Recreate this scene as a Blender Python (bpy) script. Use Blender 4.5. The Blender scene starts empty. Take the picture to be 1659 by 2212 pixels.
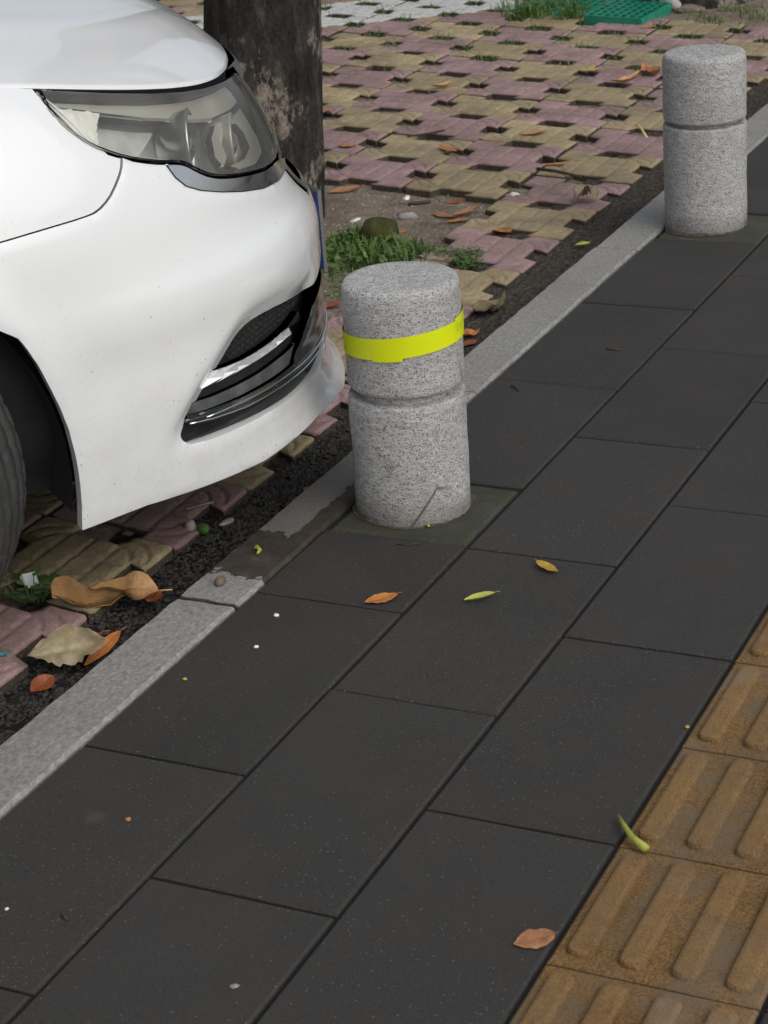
import bpy, bmesh, math, random
import numpy as np
from mathutils import Vector, Matrix, noise
from mathutils.geometry import delaunay_2d_cdt

random.seed(7)
SC = bpy.context.scene
COL = SC.collection
R = math.radians

# ------------------------------------------------------------------ camera
CAM_LOC = np.array([1.2502, -2.4803, 1.38334])
CAM_ROT = (1.157717, 0.0738619, 0.440546)
FPX, PW, PH = 4356.05, 1659.0, 2212.0
cam_d = bpy.data.cameras.new('camera')
cam_d.sensor_fit = 'HORIZONTAL'
cam_d.sensor_width = 36.0
cam_d.lens = FPX / PW * 36.0
cam_d.clip_start = 0.05
cam_d.clip_end = 1000
cam_d.dof.use_dof = True
cam_d.dof.focus_distance = 3.5
cam_d.dof.aperture_fstop = 22.0
cam = bpy.data.objects.new('camera', cam_d)
cam.location = CAM_LOC
cam.rotation_euler = CAM_ROT
COL.objects.link(cam)
SC.camera = cam

# ------------------------------------------------------------------ light
SUN_EL, SUN_AZ = R(44), R(116)          # azimuth measured from +y towards +x
world = bpy.data.worlds.new('World')
SC.world = world
world.use_nodes = True
wn = world.node_tree
wn.nodes.clear()
w_out = wn.nodes.new('ShaderNodeOutputWorld')
w_bg = wn.nodes.new('ShaderNodeBackground')
w_sky = wn.nodes.new('ShaderNodeTexSky')
w_sky.sky_type = 'NISHITA'
w_sky.sun_disc = False
w_sky.sun_elevation = SUN_EL
w_sky.sun_rotation = SUN_AZ
w_sky.dust_density = 4.0
w_sky.air_density = 1.0
w_sky.ozone_density = 1.0
w_hs = wn.nodes.new('ShaderNodeHueSaturation')
w_hs.inputs['Saturation'].default_value = 0.42
wn.links.new(w_sky.outputs[0], w_hs.inputs['Color'])
wn.links.new(w_hs.outputs[0], w_bg.inputs['Color'])
w_bg.inputs['Strength'].default_value = 0.13
wn.links.new(w_bg.outputs[0], w_out.inputs['Surface'])

sun_d = bpy.data.lights.new('sun', 'SUN')
sun_d.energy = 1.0
sun_d.angle = R(80)
sun_d.color = (1.0, 0.995, 0.985)
sun = bpy.data.objects.new('sun', sun_d)
sdir = Vector((math.sin(SUN_AZ) * math.cos(SUN_EL), math.cos(SUN_AZ) * math.cos(SUN_EL), math.sin(SUN_EL)))
sun.rotation_euler = sdir.to_track_quat('Z', 'Y').to_euler()
sun.location = sdir * 20
COL.objects.link(sun)

SC.view_settings.view_transform = 'Standard'
SC.view_settings.look = 'None'
SC.view_settings.gamma = 1.0
SC.view_settings.use_curve_mapping = False
SC.view_settings.exposure = -0.10
SC.render.engine = 'CYCLES'

# ------------------------------------------------------------------ helpers
_rx, _ry, _rz = CAM_ROT
CAMR = np.array(Matrix.Rotation(_rz, 3, 'Z') @ Matrix.Rotation(_ry, 3, 'Y') @ Matrix.Rotation(_rx, 3, 'X'))

def ray(px, py):
    d = CAMR @ np.array([(px - PW / 2) / FPX, -(py - PH / 2) / FPX, -1.0])
    return d

def G(px, py, z=0.0):
    """point of the level z that the photograph shows at px, py"""
    d = ray(px, py)
    t = (z - CAM_LOC[2]) / d[2]
    return CAM_LOC + d * t

def tag(o, label=None, cat=None, group=None, kind=None):
    if label: o['label'] = label
    if cat: o['category'] = cat
    if group: o['group'] = group
    if kind: o['kind'] = kind
    return o

def empty(name, loc=(0, 0, 0), rz=0.0):
    o = bpy.data.objects.new(name, None)
    COL.objects.link(o)
    o.location = loc
    o.rotation_euler = (0, 0, rz)
    o.empty_display_size = 0.1
    return o

def link_mesh(name, me, mat=None, parent=None):
    o = bpy.data.objects.new(name, me)
    COL.objects.link(o)
    if mat is not None and not me.materials:
        me.materials.append(mat)
    if parent is not None:
        o.parent = parent
    return o

def make_mesh(name, verts, faces, mat=None, smooth=False, normals=None):
    me = bpy.data.meshes.new(name)
    me.from_pydata([tuple(map(float, v)) for v in verts], [], [tuple(map(int, f)) for f in faces])
    if smooth:
        me.polygons.foreach_set('use_smooth', [True] * len(me.polygons))
    me.update()
    if normals is not None:
        me.normals_split_custom_set_from_vertices([tuple(map(float, nn)) for nn in normals])
    if mat is not None:
        me.materials.append(mat)
    return me

def mobj(name, verts, faces, mat=None, parent=None, smooth=False, normals=None):
    return link_mesh(name, make_mesh(name, verts, faces, mat, smooth, normals), None, parent)

class MB:
    """collects shapes for one mesh"""
    def __init__(self):
        self.v, self.f = [], []
    def add(self, v, f):
        n = len(self.v)
        self.v += [tuple(q) for q in v]
        self.f += [tuple(i + n for i in q) for q in f]
    def box(self, c, s, rz=0.0):
        cx, cy, cz = c
        ca, sa = math.cos(rz), math.sin(rz)
        vs = []
        for dz in (-.5, .5):
            for dx, dy in ((-.5, -.5), (.5, -.5), (.5, .5), (-.5, .5)):
                x, y = dx * s[0], dy * s[1]
                vs.append((cx + x * ca - y * sa, cy + x * sa + y * ca, cz + dz * s[2]))
        self.add(vs, [(3, 2, 1, 0), (4, 5, 6, 7), (0, 1, 5, 4), (1, 2, 6, 5), (2, 3, 7, 6), (3, 0, 4, 7)])
    def tube(self, pts, rad, seg=6, cap=True):
        pts = [Vector(q) for q in pts]
        rads = rad if hasattr(rad, '__len__') else [rad] * len(pts)
        rings = []
        for i, q in enumerate(pts):
            t = (pts[min(i + 1, len(pts) - 1)] - pts[max(i - 1, 0)]).normalized()
            up = Vector((0, 0, 1)) if abs(t.z) < .9 else Vector((1, 0, 0))
            a = t.cross(up).normalized()
            b = a.cross(t)
            rings.append([q + (a * math.cos(2 * math.pi * k / seg) + b * math.sin(2 * math.pi * k / seg)) * rads[i] for k in range(seg)])
        vs = [v for r_ in rings for v in r_]
        fs = []
        for i in range(len(pts) - 1):
            for k in range(seg):
                fs.append((i * seg + k, i * seg + (k + 1) % seg, (i + 1) * seg + (k + 1) % seg, (i + 1) * seg + k))
        if cap:
            fs.append(tuple(reversed(range(seg))))
            fs.append(tuple((len(pts) - 1) * seg + k for k in range(seg)))
        self.add(vs, fs)
    def build(self, name, mat=None, parent=None, smooth=False):
        return mobj(name, self.v, self.f, mat, parent, smooth)

def smoothstep(a, b, x):
    t = np.clip((x - a) / (b - a), 0, 1)
    return t * t * (3 - 2 * t)

# ------------------------------------------------------------------ materials
class NT:
    def __init__(self, name, rough=0.6, spec=0.5):
        self.m = bpy.data.materials.new(name)
        self.m.use_nodes = True
        self.nt = self.m.node_tree
        self.n = self.nt.nodes
        self.b = self.n['Principled BSDF']
        self.b.inputs['Roughness'].default_value = rough
        self.b.inputs['Specular IOR Level'].default_value = spec
        self._pos = None
    def L(self, a, b):
        self.nt.links.new(a, b)
    def pos(self):
        if self._pos is None:
            self._pos = self.n.new('ShaderNodeNewGeometry').outputs['Position']
        return self._pos
    def objco(self):
        return self.n.new('ShaderNodeTexCoord').outputs['Object']
    def rnd(self):
        return self.n.new('ShaderNodeObjectInfo').outputs['Random']
    def mapping(self, vec, scale=(1, 1, 1), rot=(0, 0, 0), loc=(0, 0, 0)):
        k = self.n.new('ShaderNodeMapping')
        self.L(vec, k.inputs['Vector'])
        k.inputs['Scale'].default_value = scale
        k.inputs['Rotation'].default_value = rot
        k.inputs['Location'].default_value = loc
        return k.outputs[0]
    def noise(self, scale, detail=4, rough=.55, vec=None, dist=0.0):
        k = self.n.new('ShaderNodeTexNoise')
        k.inputs['Scale'].default_value = scale
        k.inputs['Detail'].default_value = detail
        k.inputs['Roughness'].default_value = rough
        k.inputs['Distortion'].default_value = dist
        self.L(vec if vec is not None else self.pos(), k.inputs['Vector'])
        return k.outputs['Fac']
    def voro(self, scale, vec=None, out='Distance', feature='F1', rnd=1.0):
        k = self.n.new('ShaderNodeTexVoronoi')
        k.feature = feature
        k.inputs['Scale'].default_value = scale
        k.inputs['Randomness'].default_value = rnd
        self.L(vec if vec is not None else self.pos(), k.inputs['Vector'])
        return k.outputs[out]
    def ramp(self, fac, stops, interp='LINEAR'):
        k = self.n.new('ShaderNodeValToRGB')
        k.color_ramp.interpolation = interp
        els = k.color_ramp.elements
        while len(els) < len(stops):
            els.new(.5)
        for e, (p, c) in zip(els, stops):
            e.position = p
            e.color = (c, c, c, 1) if not hasattr(c, '__len__') else (*c, 1)
        self.L(fac, k.inputs['Fac'])
        return k.outputs['Color']
    def mix(self, fac, a, b, mode='MIX'):
        k = self.n.new('ShaderNodeMix')
        k.data_type = 'RGBA'
        k.blend_type = mode
        for val, nm in ((fac, 0), (a, 6), (b, 7)):
            s = k.inputs[nm]
            if hasattr(val, 'is_output'):
                self.L(val, s)
            elif nm == 0:
                s.default_value = val
            else:
                s.default_value = (*val, 1) if hasattr(val, '__len__') else (val, val, val, 1)
        return k.outputs[2]
    def math(self, op, a, b=0.0, c=0.0):
        k = self.n.new('ShaderNodeMath')
        k.operation = op
        for i, v in enumerate((a, b, c)):
            if hasattr(v, 'is_output'):
                self.L(v, k.inputs[i])
            else:
                k.inputs[i].default_value = v
        return k.outputs[0]
    def xyz(self, vec=None):
        k = self.n.new('ShaderNodeSeparateXYZ')
        self.L(vec if vec is not None else self.pos(), k.inputs[0])
        return k.outputs
    def color(self, c):
        if hasattr(c, 'is_output'):
            self.L(c, self.b.inputs['Base Color'])
        else:
            self.b.inputs['Base Color'].default_value = (*c, 1)
        return self
    def roughness(self, c):
        self.L(c, self.b.inputs['Roughness'])
        return self
    def bump(self, hgt, strength=.4, dist=.004):
        k = self.n.new('ShaderNodeBump')
        k.inputs['Strength'].default_value = strength
        k.inputs['Distance'].default_value = dist
        self.L(hgt, k.inputs['Height'])
        self.L(k.outputs[0], self.b.inputs['Normal'])
        return self

M = {}

def plain(name, col, rough=.5, metal=0.0, spec=.5, noise_amt=.12, nscale=30):
    t = NT(name, rough, spec)
    t.b.inputs['Metallic'].default_value = metal
    lo = tuple(c * (1 - noise_amt) for c in col)
    hi = tuple(min(1, c * (1 + noise_amt)) for c in col)
    t.color(t.ramp(t.noise(nscale), [(.3, lo), (.7, hi)]))
    M[name] = t.m
    return t

def build_materials():
    # dark granite-look paver
    def paver(name, base, moss=None):
        t = NT(name, .72, .35)
        big = t.noise(2.2, 5, .6)
        c = t.ramp(big, [(.3, tuple(v * .84 for v in base)), (.7, tuple(v * 1.18 for v in base))])
        c = t.mix(t.math('MULTIPLY', t.rnd(), .45), c, tuple(v * 1.5 for v in base))
        fine = t.noise(330, 3, .7)
        c = t.mix(.8, c, t.ramp(fine, [(.3, .30), (.5, .5), (.72, .84)]), 'OVERLAY')
        # brownish dust drifting over the joints and patches
        dust = t.ramp(t.noise(5.5, 6, .65), [(.46, 0), (.76, .6)])
        c = t.mix(dust, c, (.052, .044, .036))
        sp = t.voro(330, out='Color')
        dd = t.voro(330)
        spk = t.math('MULTIPLY', t.math('LESS_THAN', dd, .29), t.math('GREATER_THAN', t.xyz(sp)[0], t.ramp(t.noise(7, 4, .6), [(.35, .975), (.7, .90)])))
        c = t.mix(t.math('MULTIPLY', spk, t.math('MULTIPLY', t.xyz(sp)[2], .65)), c, (.30, .29, .27))
        dk = t.math('MULTIPLY', t.math('LESS_THAN', dd, .33), t.math('LESS_THAN', t.xyz(sp)[1], .10))
        c = t.mix(t.math('MULTIPLY', dk, .6), c, (.012, .012, .012))
        gum = t.voro(3.1, out='Distance')
        gm = t.math('MULTIPLY', t.ramp(gum, [(.055, 1), (.085, 0)]), t.math('GREATER_THAN', t.xyz(t.voro(3.1, out='Color'))[2], .62))
        c = t.mix(t.math('MULTIPLY', gm, .30), c, (.16, .155, .15))
        if moss:
            ms = t.ramp(t.noise(14, 6, .65), [(.36, 0), (.62, .85)])
            c = t.mix(ms, c, moss)
            c = t.mix(t.ramp(t.noise(40, 4, .6), [(.66, 0), (.74, .7)]), c, (.10, .12, .02))
        t.color(c)
        t.bump(t.math('ADD', fine, t.math('MULTIPLY', t.noise(90, 4, .6), .8)), .55, .0022)
        M[name] = t.m
    paver('paver', (.0325, .0312, .0290))
    paver('slab', (.050, .050, .042), moss=(.036, .040, .019))

    t = NT('tactile', .8, .25)
    c = t.ramp(t.noise(5, 5, .6), [(.3, (.140, .080, .030)), (.7, (.220, .132, .052))])
    fine = t.noise(300, 3, .8)
    c = t.mix(.9, c, t.ramp(fine, [(.32, .18), (.5, .5), (.68, .9)]), 'OVERLAY')
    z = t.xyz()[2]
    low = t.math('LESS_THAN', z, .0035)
    patchy = t.math('MULTIPLY', t.math('GREATER_THAN', z, .0062), t.ramp(t.noise(40, 5, .7), [(.35, .15), (.65, .55)]))  # raised bar tops mixed paler in patches
    c = t.mix(patchy, c, (.265, .158, .066))
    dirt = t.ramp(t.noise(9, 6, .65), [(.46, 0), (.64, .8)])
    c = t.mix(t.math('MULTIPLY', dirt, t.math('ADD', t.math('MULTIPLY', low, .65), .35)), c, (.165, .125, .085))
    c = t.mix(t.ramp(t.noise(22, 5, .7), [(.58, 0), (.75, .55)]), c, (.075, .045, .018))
    c = t.mix(t.ramp(t.noise(3.1, 4, .6), [(.60, 0), (.70, .6)]), c, (.24, .20, .16))
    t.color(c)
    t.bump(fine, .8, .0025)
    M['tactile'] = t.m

    # kerb granite with a wet brown stretch
    t = NT('kerb', .7, .35)
    stre = t.mapping(t.pos(), (150, 85, 120), (0, 0, .5))
    c = t.ramp(t.noise(1.0, 6, .7, stre), [(.25, (.135, .134, .125)), (.5, (.250, .247, .233)), (.75, (.385, .38, .36))])
    c = t.mix(.45, c, t.ramp(t.noise(260, 3, .7), [(.3, .25), (.7, .78)]), 'OVERLAY')
    c = t.mix(t.ramp(t.noise(3.5, 5, .6), [(.45, 0), (.75, .5)]), c, (.15, .135, .115))
    p = t.xyz()
    wob = t.math('MULTIPLY', t.math('SUBTRACT', t.noise(16, 5, .6), .5), .17)
    yy = t.math('ADD', p[1], wob)
    wet = t.math('MULTIPLY', t.math('GREATER_THAN', yy, .045), t.math('LESS_THAN', yy, .20))
    edge = t.math('MULTIPLY', t.math('GREATER_THAN', t.math('ADD', p[0], t.math('MULTIPLY', wob, .35)), -.298), t.math('MULTIPLY', t.math('GREATER_THAN', p[1], .1), t.math('LESS_THAN', p[1], .48)))
    seam = t.math('LESS_THAN', t.math('ABSOLUTE', t.math('ADD', t.math('ADD', p[1], .056), t.math('MULTIPLY', wob, .12))), .0055)
    wetall = t.math('MAXIMUM', t.math('MAXIMUM', wet, edge), seam)
    dusty = t.math('MULTIPLY', t.math('GREATER_THAN', p[1], .13), t.math('LESS_THAN', p[1], .75))
    c = t.mix(t.math('MULTIPLY', dusty, .72), c, (.098, .092, .083))
    stain = t.ramp(t.noise(34, 6, .7), [(.35, (.018, .014, .011)), (.6, (.050, .038, .028)), (.75, (.115, .10, .085))])
    c = t.mix(t.math('MULTIPLY', wetall, .92), c, stain)
    t.color(c)
    t.bump(t.noise(160, 4, .65), .5, .003)
    M['kerb'] = t.m

    # bollard granite
    t = NT('granite', .75, .3)
    oc = t.objco()
    hs = t.mapping(oc, (55, 55, 120))
    c = t.ramp(t.noise(1.0, 6, .8, hs), [(.28, (.24, .238, .233)), (.45, (.40, .396, .388)), (.62, (.52, .516, .505)), (.8, (.66, .652, .635))])
    sp = t.ramp(t.noise(300, 2, .6, t.mapping(oc, (1, 1, 1.5))), [(.38, 1), (.44, 0)])
    c = t.mix(t.math('MULTIPLY', sp, .85), c, (.060, .060, .060))
    sp2 = t.ramp(t.noise(140, 3, .7, t.mapping(oc, (1, 1, 1.7))), [(.335, 1), (.385, 0)])
    c = t.mix(t.math('MULTIPLY', sp2, .75), c, (.075, .075, .078))
    grime = t.ramp(t.noise(7, 6, .65, oc), [(.48, 0), (.82, .5)])
    c = t.mix(grime, c, (.20, .185, .16))
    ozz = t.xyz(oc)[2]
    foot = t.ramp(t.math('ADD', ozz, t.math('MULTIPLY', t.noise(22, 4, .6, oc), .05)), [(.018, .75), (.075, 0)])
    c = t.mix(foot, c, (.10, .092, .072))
    # rusty scuffs
    sc_ = t.mapping(oc, (26, 26, 11), (0, .5, .4))
    c = t.mix(t.ramp(t.noise(1.0, 7, .72, sc_), [(.685, 0), (.715, .85)]), c, (.085, .045, .028))
    # hairline cracks
    ck = t.voro(6.5, t.mapping(oc, (1, 1, .55), (.3, .2, .1)), feature='DISTANCE_TO_EDGE')
    ckm = t.math('MULTIPLY', t.ramp(ck, [(.006, 1), (.014, 0)]), t.ramp(t.noise(5, 3, .5, oc), [(.54, 0), (.60, .8)]))
    c = t.mix(ckm, c, (.06, .05, .042))
    t.color(c)
    t.bump(t.math('ADD', t.noise(1.0, 5, .7, hs), t.math('MULTIPLY', t.noise(150, 3, .7, oc), .8)), .7, .0035)
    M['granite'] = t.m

    # paving blocks of the parking bay
    def block(name, lo, hi, dark):
        t = NT(name, .85, .25)
        c = t.ramp(t.noise(7, 6, .65), [(.28, lo), (.72, hi)])
        c = t.mix(t.math('MULTIPLY', t.rnd(), .45), c, tuple(v * .72 for v in lo))
        c = t.mix(.55, c, t.ramp(t.noise(240, 3, .7), [(.3, .3), (.7, .74)]), 'OVERLAY')
        c = t.mix(t.ramp(t.noise(5.2, 9, .78), [(.42, 0), (.66, .9)]), c, dark)
        texco = t.n.new('ShaderNodeTexCoord')
        lz = t.xyz(texco.outputs['Object'])[2]
        c = t.mix(t.math('MULTIPLY', t.math('LESS_THAN', lz, -.0065), .95), c, tuple(v * .30 for v in dark))  # block sides below the top rim coloured much darker
        # grit
        c = t.mix(t.math('MULTIPLY', t.math('LESS_THAN', t.voro(150), .20), .35), c, (.45, .42, .38))
        p = t.xyz()
        # white painted bay line
        dl = t.math('ADD', t.math('MULTIPLY', p[0], -.530), t.math('MULTIPLY', p[1], .848))
        dl = t.math('ADD', dl, t.math('MULTIPLY', t.math('SUBTRACT', t.noise(9, 3, .6), .5), .025))
        band = t.math('MULTIPLY', t.math('GREATER_THAN', dl, 5.228), t.math('LESS_THAN', dl, 5.76))
        patchy = t.ramp(t.noise(28, 6, .7), [(.34, .25), (.46, 1)])  # line paint worn away in patches
        top = t.math('GREATER_THAN', lz, -.0036)
        band = t.math('MULTIPLY', t.math('MULTIPLY', band, top), patchy)
        c = t.mix(t.math('MULTIPLY', band, .92), c, (.60, .61, .60))
        t.color(c)
        t.bump(t.math('ADD', t.noise(60, 5, .65), t.noise(240, 3, .7)), .6, .004)
        M[name] = t.m
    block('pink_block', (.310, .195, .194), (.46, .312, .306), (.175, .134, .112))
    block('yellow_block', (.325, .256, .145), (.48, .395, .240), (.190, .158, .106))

    t = NT('soil', .95, .15)
    c = t.ramp(t.noise(9, 7, .7), [(.3, (.150, .120, .090)), (.5, (.255, .207, .158)), (.72, (.37, .310, .245))])
    c = t.mix(.8, c, t.ramp(t.noise(120, 4, .75), [(.3, .22), (.7, .8)]), 'OVERLAY')
    c = t.mix(t.math('MULTIPLY', t.math('LESS_THAN', t.voro(95), .17), .6), c, (.34, .30, .25))
    t.color(c)
    t.bump(t.math('ADD', t.noise(45, 6, .7), t.noise(150, 4, .75)), .9, .012)
    M['soil'] = t.m

    t = NT('grit_bed', .95, .15)
    p = t.xyz()
    c = t.ramp(t.noise(70, 5, .75), [(.3, (.012, .011, .010)), (.6, (.034, .030, .026)), (.8, (.085, .075, .064))])
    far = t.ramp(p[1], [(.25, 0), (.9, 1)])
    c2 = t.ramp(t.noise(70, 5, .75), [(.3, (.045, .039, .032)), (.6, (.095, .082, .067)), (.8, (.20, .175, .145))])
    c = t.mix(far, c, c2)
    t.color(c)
    t.bump(t.math('ADD', t.noise(60, 5, .75), t.voro(80)), 1.0, .012)
    M['grit_bed'] = t.m

    plain('grit_stone', (.034, .032, .030), .85, noise_amt=.6, nscale=60)
    plain('collar_dirt', (.060, .050, .038), .95, noise_amt=.6, nscale=90)
    plain('joint_sand', (.007, .0065, .006), .95, noise_amt=.5, nscale=120)
    plain('asphalt', (.05, .05, .05), .9, noise_amt=.3, nscale=80)

    # car
    t = NT('car_paint', .22, .5)
    oc = t.objco()
    c = t.ramp(t.noise(3, 3, .5, oc), [(.3, (.775, .792, .798)), (.7, (.80, .815, .82))])
    zz = t.xyz(oc)[2]
    low = t.ramp(zz, [(.20, 1), (.50, .12), (.66, 0)])
    mp = t.mapping(oc, (1, 1, .75), (.1, .3, .2))
    sd = t.voro(150, mp)
    cc_ = t.xyz(t.voro(150, mp, out='Color'))
    spk = t.math('MULTIPLY', t.math('LESS_THAN', sd, t.math('MULTIPLY', cc_[1], .17)), t.math('GREATER_THAN', t.math('ADD', cc_[0], t.math('MULTIPLY', low, .20)), .985))
    c = t.mix(t.math('MULTIPLY', spk, .8), c, (.07, .065, .055))
    sd2 = t.voro(420, oc)
    sr2 = t.xyz(t.voro(420, oc, out='Color'))[1]
    spk2 = t.math('MULTIPLY', t.math('LESS_THAN', sd2, .26), t.math('GREATER_THAN', t.math('ADD', sr2, t.math('MULTIPLY', low, .10)), .985))
    c = t.mix(t.math('MULTIPLY', spk2, .55), c, (.16, .15, .13))
    grime = t.math('MULTIPLY', low, t.ramp(t.noise(11, 6, .7, oc), [(.38, 0), (.75, .30)]))
    c = t.mix(grime, c, (.47, .45, .40))
    # short scuffs
    scf = t.noise(1.0, 5, .6, t.mapping(oc, (9, 9, 55), (.25, .15, 0)))
    c = t.mix(t.math('MULTIPLY', t.ramp(scf, [(.735, 0), (.765, .35)]), 1.0), c, (.55, .53, .48))
    t.color(c)
    t.b.inputs['Coat Weight'].default_value = 1.0
    t.b.inputs['Coat Roughness'].default_value = .035
    M['car_paint'] = t.m

    t = plain('chrome', (.74, .75, .76), .07, 1.0, noise_amt=.05)
    t.roughness(t.ramp(t.noise(25, 5, .6), [(.4, .05), (.75, .22)]))
    plain('satin_chrome', (.52, .53, .52), .28, 1.0, noise_amt=.1)
    plain('black_plastic', (.016, .017, .019), .42, noise_amt=.3)
    plain('lens_grey', (.13, .14, .14), .22, .3, noise_amt=.3, nscale=30)
    plain('moulding', (.40, .41, .41), .16, 1.0, noise_amt=.15, nscale=14)
    plain('gloss_black', (.010, .011, .013), .16, noise_amt=.3)
    plain('gap_shade', (.010, .009, .012), .6, noise_amt=.2)
    plain('liner', (.008, .008, .009), .9, noise_amt=.3)
    plain('lamp_bowl', (.62, .63, .63), .22, .85, noise_amt=.18, nscale=9)
    plain('lamp_dark', (.33, .34, .34), .28, .25, noise_amt=.2, nscale=8)
    plain('lamp_bezel', (.60, .58, .51), .24, .4, noise_amt=.2, nscale=7)
    plain('lamp_reflector', (.86, .86, .83), .35, .1, noise_amt=.06)
    plain('led_crystal', (.66, .67, .66), .12, .75, noise_amt=.1, nscale=60)
    plain('clear_grey', (.56, .575, .575), .25, .15, noise_amt=.25, nscale=22)
    t = NT('tyre', .78, .3)
    oc = t.objco()
    c = t.ramp(t.noise(12, 6, .65, oc), [(.3, (.030, .030, .030)), (.7, (.064, .063, .061))])
    c = t.mix(t.ramp(t.noise(60, 4, .7, oc), [(.55, 0), (.72, .5)]), c, (.10, .098, .092))
    t.color(c)
    M['tyre'] = t.m
    plain('alloy', (.42, .43, .44), .3, .9)
    plain('plate_blue', (.015, .05, .26), .35)
    plain('plate_frame', (.60, .61, .62), .2, .9)
    t = NT('tinted_glass', .04, .5)
    t.color((.010, .012, .013))
    M['tinted_glass'] = t.m
    # clear polycarbonate lens, slightly yellowed
    t = NT('lens', .05, .5)
    n = t.n
    tr = n.new('ShaderNodeBsdfTransparent')
    hz = t.ramp(t.noise(6, 4, .6), [(.3, (.94, .95, .91)), (.7, (.98, .98, .95))])
    t.L(hz, tr.inputs['Color'])
    gl = n.new('ShaderNodeBsdfGlossy')
    gl.inputs['Roughness'].default_value = .04
    df = n.new('ShaderNodeBsdfDiffuse')
    df.inputs['Color'].default_value = (.62, .62, .56, 1)
    fr = n.new('ShaderNodeFresnel')
    fr.inputs['IOR'].default_value = 1.55
    m0 = n.new('ShaderNodeMixShader')
    t.L(t.ramp(t.noise(9, 5, .65), [(.35, .07), (.75, .17)]), m0.inputs[0])
    t.L(tr.outputs[0], m0.inputs[1])
    t.L(df.outputs[0], m0.inputs[2])
    m1 = n.new('ShaderNodeMixShader')
    t.L(fr.outputs[0], m1.inputs[0])
    t.L(m0.outputs[0], m1.inputs[1])
    t.L(gl.outputs[0], m1.inputs[2])
    t.L(m1.outputs[0], n['Material Output'].inputs['Surface'])
    M['lens'] = t.m

    # reflective tape: fluorescent yellow with a honeycomb of sealed cells
    t = NT('tape', .33, .5)
    oc = t.objco()
    p = t.xyz(oc)
    ang = t.math('MULTIPLY', t.math('ARCTAN2', p[1], p[0]), .098)
    cb = t.n.new('ShaderNodeCombineXYZ')
    t.L(ang, cb.inputs[0]); t.L(p[2], cb.inputs[1])
    hx = t.voro(150, t.mapping(cb.outputs[0], (1, 1.25, 1), (0, 0, .79)), feature='DISTANCE_TO_EDGE', rnd=.0)
    ln = t.ramp(hx, [(.03, 1), (.09, 0)])
    c = t.ramp(t.noise(8, 3, .5, oc), [(.3, (.66, .74, .002)), (.7, (.76, .84, .004))])
    c = t.mix(t.math('MULTIPLY', ln, .5), c, (.52, .66, .05))
    c = t.mix(t.math('MULTIPLY', t.ramp(t.noise(26, 6, .7, oc), [(.66, 0), (.74, .7)]), 1.0), c, (.20, .20, .03))
    t.color(c)
    M['tape'] = t.m

    # bark
    t = NT('bark', .95, .15)
    oc = t.objco()
    st = t.mapping(oc, (9, 9, 2.6))
    c = t.ramp(t.noise(3.0, 8, .75, st), [(.30, (.018, .017, .016)), (.52, (.052, .048, .043)), (.66, (.115, .107, .093)), (.80, (.22, .20, .17))])
    c = t.mix(.6, c, t.ramp(t.noise(120, 4, .75, t.mapping(oc, (1, 1, .6))), [(.32, .2), (.7, .85)]), 'OVERLAY')
    li = t.math('MULTIPLY', t.ramp(t.noise(4.2, 8, .72, t.mapping(oc, (1.3, 1.3, .8), (0, 0, 0), (.3, .9, .2))), [(.515, 0), (.575, 1)]), t.ramp(t.noise(38, 6, .78, t.mapping(oc, (1, 1, .5))), [(.44, 0), (.54, 1)]))
    c = t.mix(li, c, t.ramp(t.noise(22, 6, .75, oc), [(.35, (.25, .20, .165)), (.55, (.42, .36, .30)), (.75, (.38, .34, .21))]))
    t.color(c)
    t.bump(t.math('ADD', t.noise(6.0, 8, .75, st), t.math('MULTIPLY', t.noise(90, 4, .7, oc), .3)), 1.0, .022)
    M['bark'] = t.m

    def leafmat(name, a, b, spot=(.09, .05, .03), rough=.5):
        t = NT(name, rough, .4)
        oc = t.objco()
        rn = t.rnd()
        sh = t.n.new('ShaderNodeVectorMath'); sh.operation = 'ADD'
        cb = t.n.new('ShaderNodeCombineXYZ')
        for k in range(3): t.L(t.math('MULTIPLY', rn, 3.0 + k), cb.inputs[k])
        t.L(oc, sh.inputs[0]); t.L(cb.outputs[0], sh.inputs[1])
        v = sh.outputs[0]
        c = t.ramp(t.noise(24, 6, .65, v), [(.3, tuple(q * .8 for q in a)), (.5, a), (.72, b)])
        c = t.mix(t.ramp(t.noise(55, 6, .72, v), [(.54, 0), (.70, .7)]), c, tuple(q * .6 for q in a))
        c = t.mix(t.ramp(t.noise(120, 5, .75, v), [(.60, 0), (.68, .75)]), c, spot)
        t.color(c)
        t.bump(t.math('ADD', t.noise(60, 4, .6, v), t.noise(160, 3, .6, v)), .6, .002)
        M[name] = t.m
    leafmat('leaf_orange', (.42, .155, .040), (.56, .245, .070))
    leafmat('leaf_rust', (.26, .070, .028), (.40, .125, .045))
    leafmat('leaf_brown', (.36, .165, .075), (.52, .27, .14))
    leafmat('leaf_tan', (.46, .26, .110), (.58, .35, .17), (.14, .07, .04))
    leafmat('leaf_pale', (.26, .21, .125), (.37, .33, .20), (.20, .11, .05))
    leafmat('leaf_yellow', (.48, .31, .045), (.56, .40, .09), (.22, .13, .03))
    leafmat('leaf_lime', (.34, .36, .055), (.44, .45, .10), (.20, .16, .04))
    leafmat('grass', (.075, .140, .028), (.150, .245, .060), (.13, .13, .04))
    leafmat('weed', (.066, .140, .030), (.135, .235, .070), (.10, .13, .05))
    leafmat('olive_clump', (.040, .040, .010), (.085, .082, .020), (.018, .015, .010), .95)
    leafmat('tree_leaf', (.035, .075, .015), (.070, .125, .030), (.05, .06, .02))
    plain('paper_white', (.74, .76, .78), .6)
    plain('crumb', (.78, .76, .72), .7)
    plain('seed_brown', (.155, .120, .085), .6, noise_amt=.35, nscale=90)
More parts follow.
